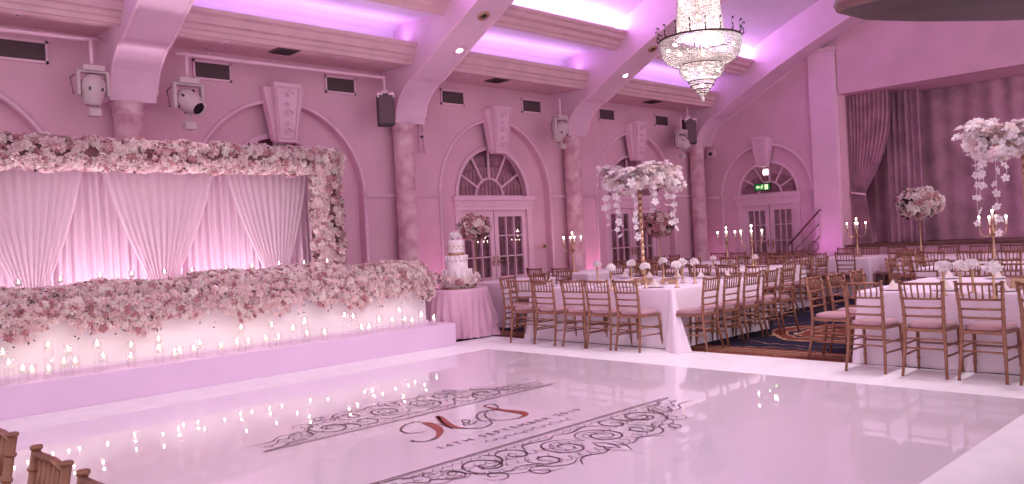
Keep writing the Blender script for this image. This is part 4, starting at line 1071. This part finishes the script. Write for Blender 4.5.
# stair rail beside the stage
hr = thing('stair_handrail', 'thin metal handrail rising beside the exit door to the stage', 'handrail', (XB-.15, 0, 0))
mb = MB(); mb.tube([(0, 9.55, .98), (0, 8.72, 1.80), (0, 8.68, 1.80)], .022, 8); mb.build('rail', M['wood'], hr, True)
for y, zt in ((8.72, 1.79), (9.5, 1.02)): MB().tube([(0, y, -.01), (0, y, zt)], .018, 8).build('post', M['trim'], hr, True)
mb = MB()
for k in range(2): mb.tube([(0, 9.5, .75-.3*k), (0, 8.72, 1.5-.3*k)], .010, 6)
mb.tube([(0, 8.9+.12*math.cos(q), .95+.12*math.sin(q)) for q in np.linspace(0, 2*PI, 15)], .01, 5); mb.tube([(0, 9.15+.1*math.cos(q), .8+.1*math.sin(q)) for q in np.linspace(0, 2*PI, 15)], .01, 5)
mb.build('scroll_infill', M['wood'], hr, True)
# exit sign
ex = thing('exit_sign', 'green lit running-man exit sign hanging over the double doors', 'exit sign', (XB-.10, DBY-.0, 2.46), -PI/2)
bevel(MB().box(-.22, -.03, -.09, .22, .03, .10).build('sign_case', M['dark'], ex), .006)
MB().box(-.20, -.034, -.07, .20, -.030, .08).build('sign_face', M['sign'], ex)
mb = MB()
def flat(p): mb.add([(a, -.037, b) for a, b in p], [tuple(range(len(p)))])
flat([(-.17, .01), (-.11, .055), (-.11, .025), (-.05, .025), (-.05, -.01), (-.11, -.01), (-.11, -.04)])
flat([(.07, -.055), (.07, .065), (.16, .065), (.16, -.055)])
for a, b, c_, d_, w_ in ((.0, .03, -.02, -.01, .018), (-.02, -.01, -.04, -.045, .012), (-.015, -.01, .03, -.03, .012), (0, .03, .04, .01, .01), (0, .03, -.035, .02, .01)):
    dx, dz = c_-a, d_-b; l = math.hypot(dx, dz); nx_, nz_ = -dz/l*w_/2, dx/l*w_/2; flat([(a+nx_, b+nz_), (c_+nx_, d_+nz_), (c_-nx_, d_-nz_), (a-nx_, b-nz_)])
flat([(.01+.014*math.cos(q), .052+.014*math.sin(q)) for q in np.linspace(0, 2*PI, 10, endpoint=False)])
mb.build('pictogram', M['signw'], ex)
MB().tube([(0, 0, .09), (0, .0, .42), (0, .12, .42)], .008, 6).build('bracket', M['dark'], ex)
# lit lamp glimpsed through the exit fanlight
t = thing('corridor_lamp', 'small square lit lamp seen through the fanlight over the exit', 'lamp', (XB+.2, DBY+.05, 2.85), 0)
MB().box(-.03, -.10, -.10, 0, .10, .10).build('lamp_case', M['trim'], t); MB().box(-.035, -.06, -.06, -.03, .06, .06).build('lamp_face', M['bulb'], t)
# security camera
t = thing('security_camera', 'small white security camera box high in the corner beside the column', 'camera', (XB-.0, 11.62, 3.46), 0)
bevel(MB().box(-.08, -.13, -.11, -.0, .13, .11).build('case', M['trim'], t), .015); MB().ball((-.09, 0, -.01), .05, 12).build('lens_dome', M['dark'], t, True)

# ================================================================== RIG ON THE WALL
def pipe(x0, x1, z0, z1, label):
    t = thing('lighting_bar', label, 'pipe', (0, 0, 0))
    MB().tube([(x0, 11.45, z0), (x1, 11.45, z1), (x1+.28, 11.62, z1+.06)], .028, 8).build('bar', M['trim'], t, True)
    mb = MB()
    for f in (.15, .85): x = x0+(x1-x0)*f; mb.tube([(x, 11.45, z0), (x, 11.6, 4.5)], .012, 6)
    mb.build('hanger', M['trim'], t, True)
pipe(.3, 3.5, 4.35, 4.38, 'white lighting bar along the soffit at far left')
pipe(4.7, 8.2, 4.34, 4.36, 'white lighting bar along the soffit above the backdrop')
def mover(x, z, label, tilt, s=1.0):
    t = thing('moving_head_light', label, 'stage light', (x, 11.45, z)); t.scale = (s, s, s)
    MB().tube([(0, 0, .0), (0, 0, .34)], .025, 8).build('drop_pole', M['trim'], t, True)
    bevel(MB().box(-.13, -.10, -.06, .13, .10, .02).build('base', M['fixture'], t), .02)
    mb = MB()
    for s_ in (-1, 1): mb.box(s_*.17-.02, -.05, -.36, s_*.17+.02, .05, -.04)
    mb.box(-.19, -.06, -.08, .19, .06, -.05); bevel(mb.build('yoke', M['fixture'], t), .012)
    h = MB().lathe([(.001, .17), (.08, .16), (.14, .08), (.15, 0), (.13, -.10), (.10, -.18), (.10, -.22), (.085, -.22), (.08, -.19), (.001, -.19)], n=20).build('head', M['fixture'], t, True)
    h.location = (0, 0, -.26); h.rotation_euler = (tilt, tilt*.5, 0)
    q = MB().lathe([(.001, -.20), (.08, -.20)], n=16).build('lens', M['dark'], h)
    mb = MB()
    for k in range(6): a = k*PI/3; MB().box(.148*math.cos(a)-.01, .148*math.sin(a)-.01, -.04, .148*math.cos(a)+.01, .148*math.sin(a)+.01, .0).build('vent_slot', M['dark'], h)
    bevel(MB().box(-.07, -.06, -.62, .07, .06, -.52).box(-.02, -.02, -.53, .02, .02, -.42).build('control_box', M['fixture'], t), .01)
    mb = MB(); mb.tube([(-.1, .05, -.02), (-.25, .02, -.15), (-.22, .02, -.35), (-.14, .04, -.3)], .007, 5); mb.build('cable', M['dark'], t, True)
mover(3.60, 4.02, 'round white stage light hanging over the left half of backdrop', .1, 1.05)
mover(4.86, 3.98, 'tilted white stage light with cables right of the first rib', -.9, 1.15)
mover(12.72, 4.0, 'white stage light hanging left of the third rib', .5, 1.1)
mover(17.15, 3.95, 'white stage light hanging beside black speaker in far corner', -.7, 1.1)
def speaker(x, y, z, label, s=1):
    t = thing('wall_speaker', label, 'speaker', (x, y, z), -.5); t.scale = (s, s, s)
    bevel(MB().box(-.14, -.12, -.27, .14, .12, .27).build('cabinet', M['speaker'], t), .02)
    mb = MB(); mb.box(-.12, -.13, -.24, .12, -.12, .24); mb.build('grille', M['vent'], t)
    MB().box(-.05, -.02, .27, .05, .04, .34).build('bracket', M['trim'], t); MB().tube([(0, .01, .34), (0, .01, .56)], .02, 6).build('drop_pole', M['trim'], t)
    mb = MB(); mb.box(-.145, -.125, .2, -.05, -.12, .28); mb.box(.05, -.125, .2, .145, -.12, .28); mb.build('corner_cap', M['trim'], t)
speaker(8.27, 11.45, 3.80, 'slim dark speaker hanging just left of the second rib')
speaker(17.55, 11.5, 3.95, 'black speaker hanging in the far corner by the last rib', 1.15)
t = thing('wall_bracket', 'narrow white ladder bracket on wall right of the second rib', 'bracket', (9.42, 11.98, 3.15))
mb = MB()
for s in (-1, 1): mb.tube([(s*.06, -.03, 0), (s*.03, -.03, .75)], .012, 6)
for k in range(5): mb.tube([(-.055, -.03, .05+k*.15), (.055, -.03, .05+k*.15)], .008, 5)
mb.build('ladder_frame', M['trim'], t, True); MB().box(-.03, -.04, .3, .03, 0, .34).build('clip', M['dark'], t)
# wall switches
for x, z, lb in ((12.62, 1.30, 'small dark wall switch right of the cake-side door'),):
    t = thing('wall_switch', lb, 'switch', (x, YW, z)); MB().box(-.05, -.015, -.05, .05, 0, .05).build('plate', M['gold'], t); MB().box(-.015, -.022, -.02, .015, -.015, .02).build('rocker', M['dark'], t)
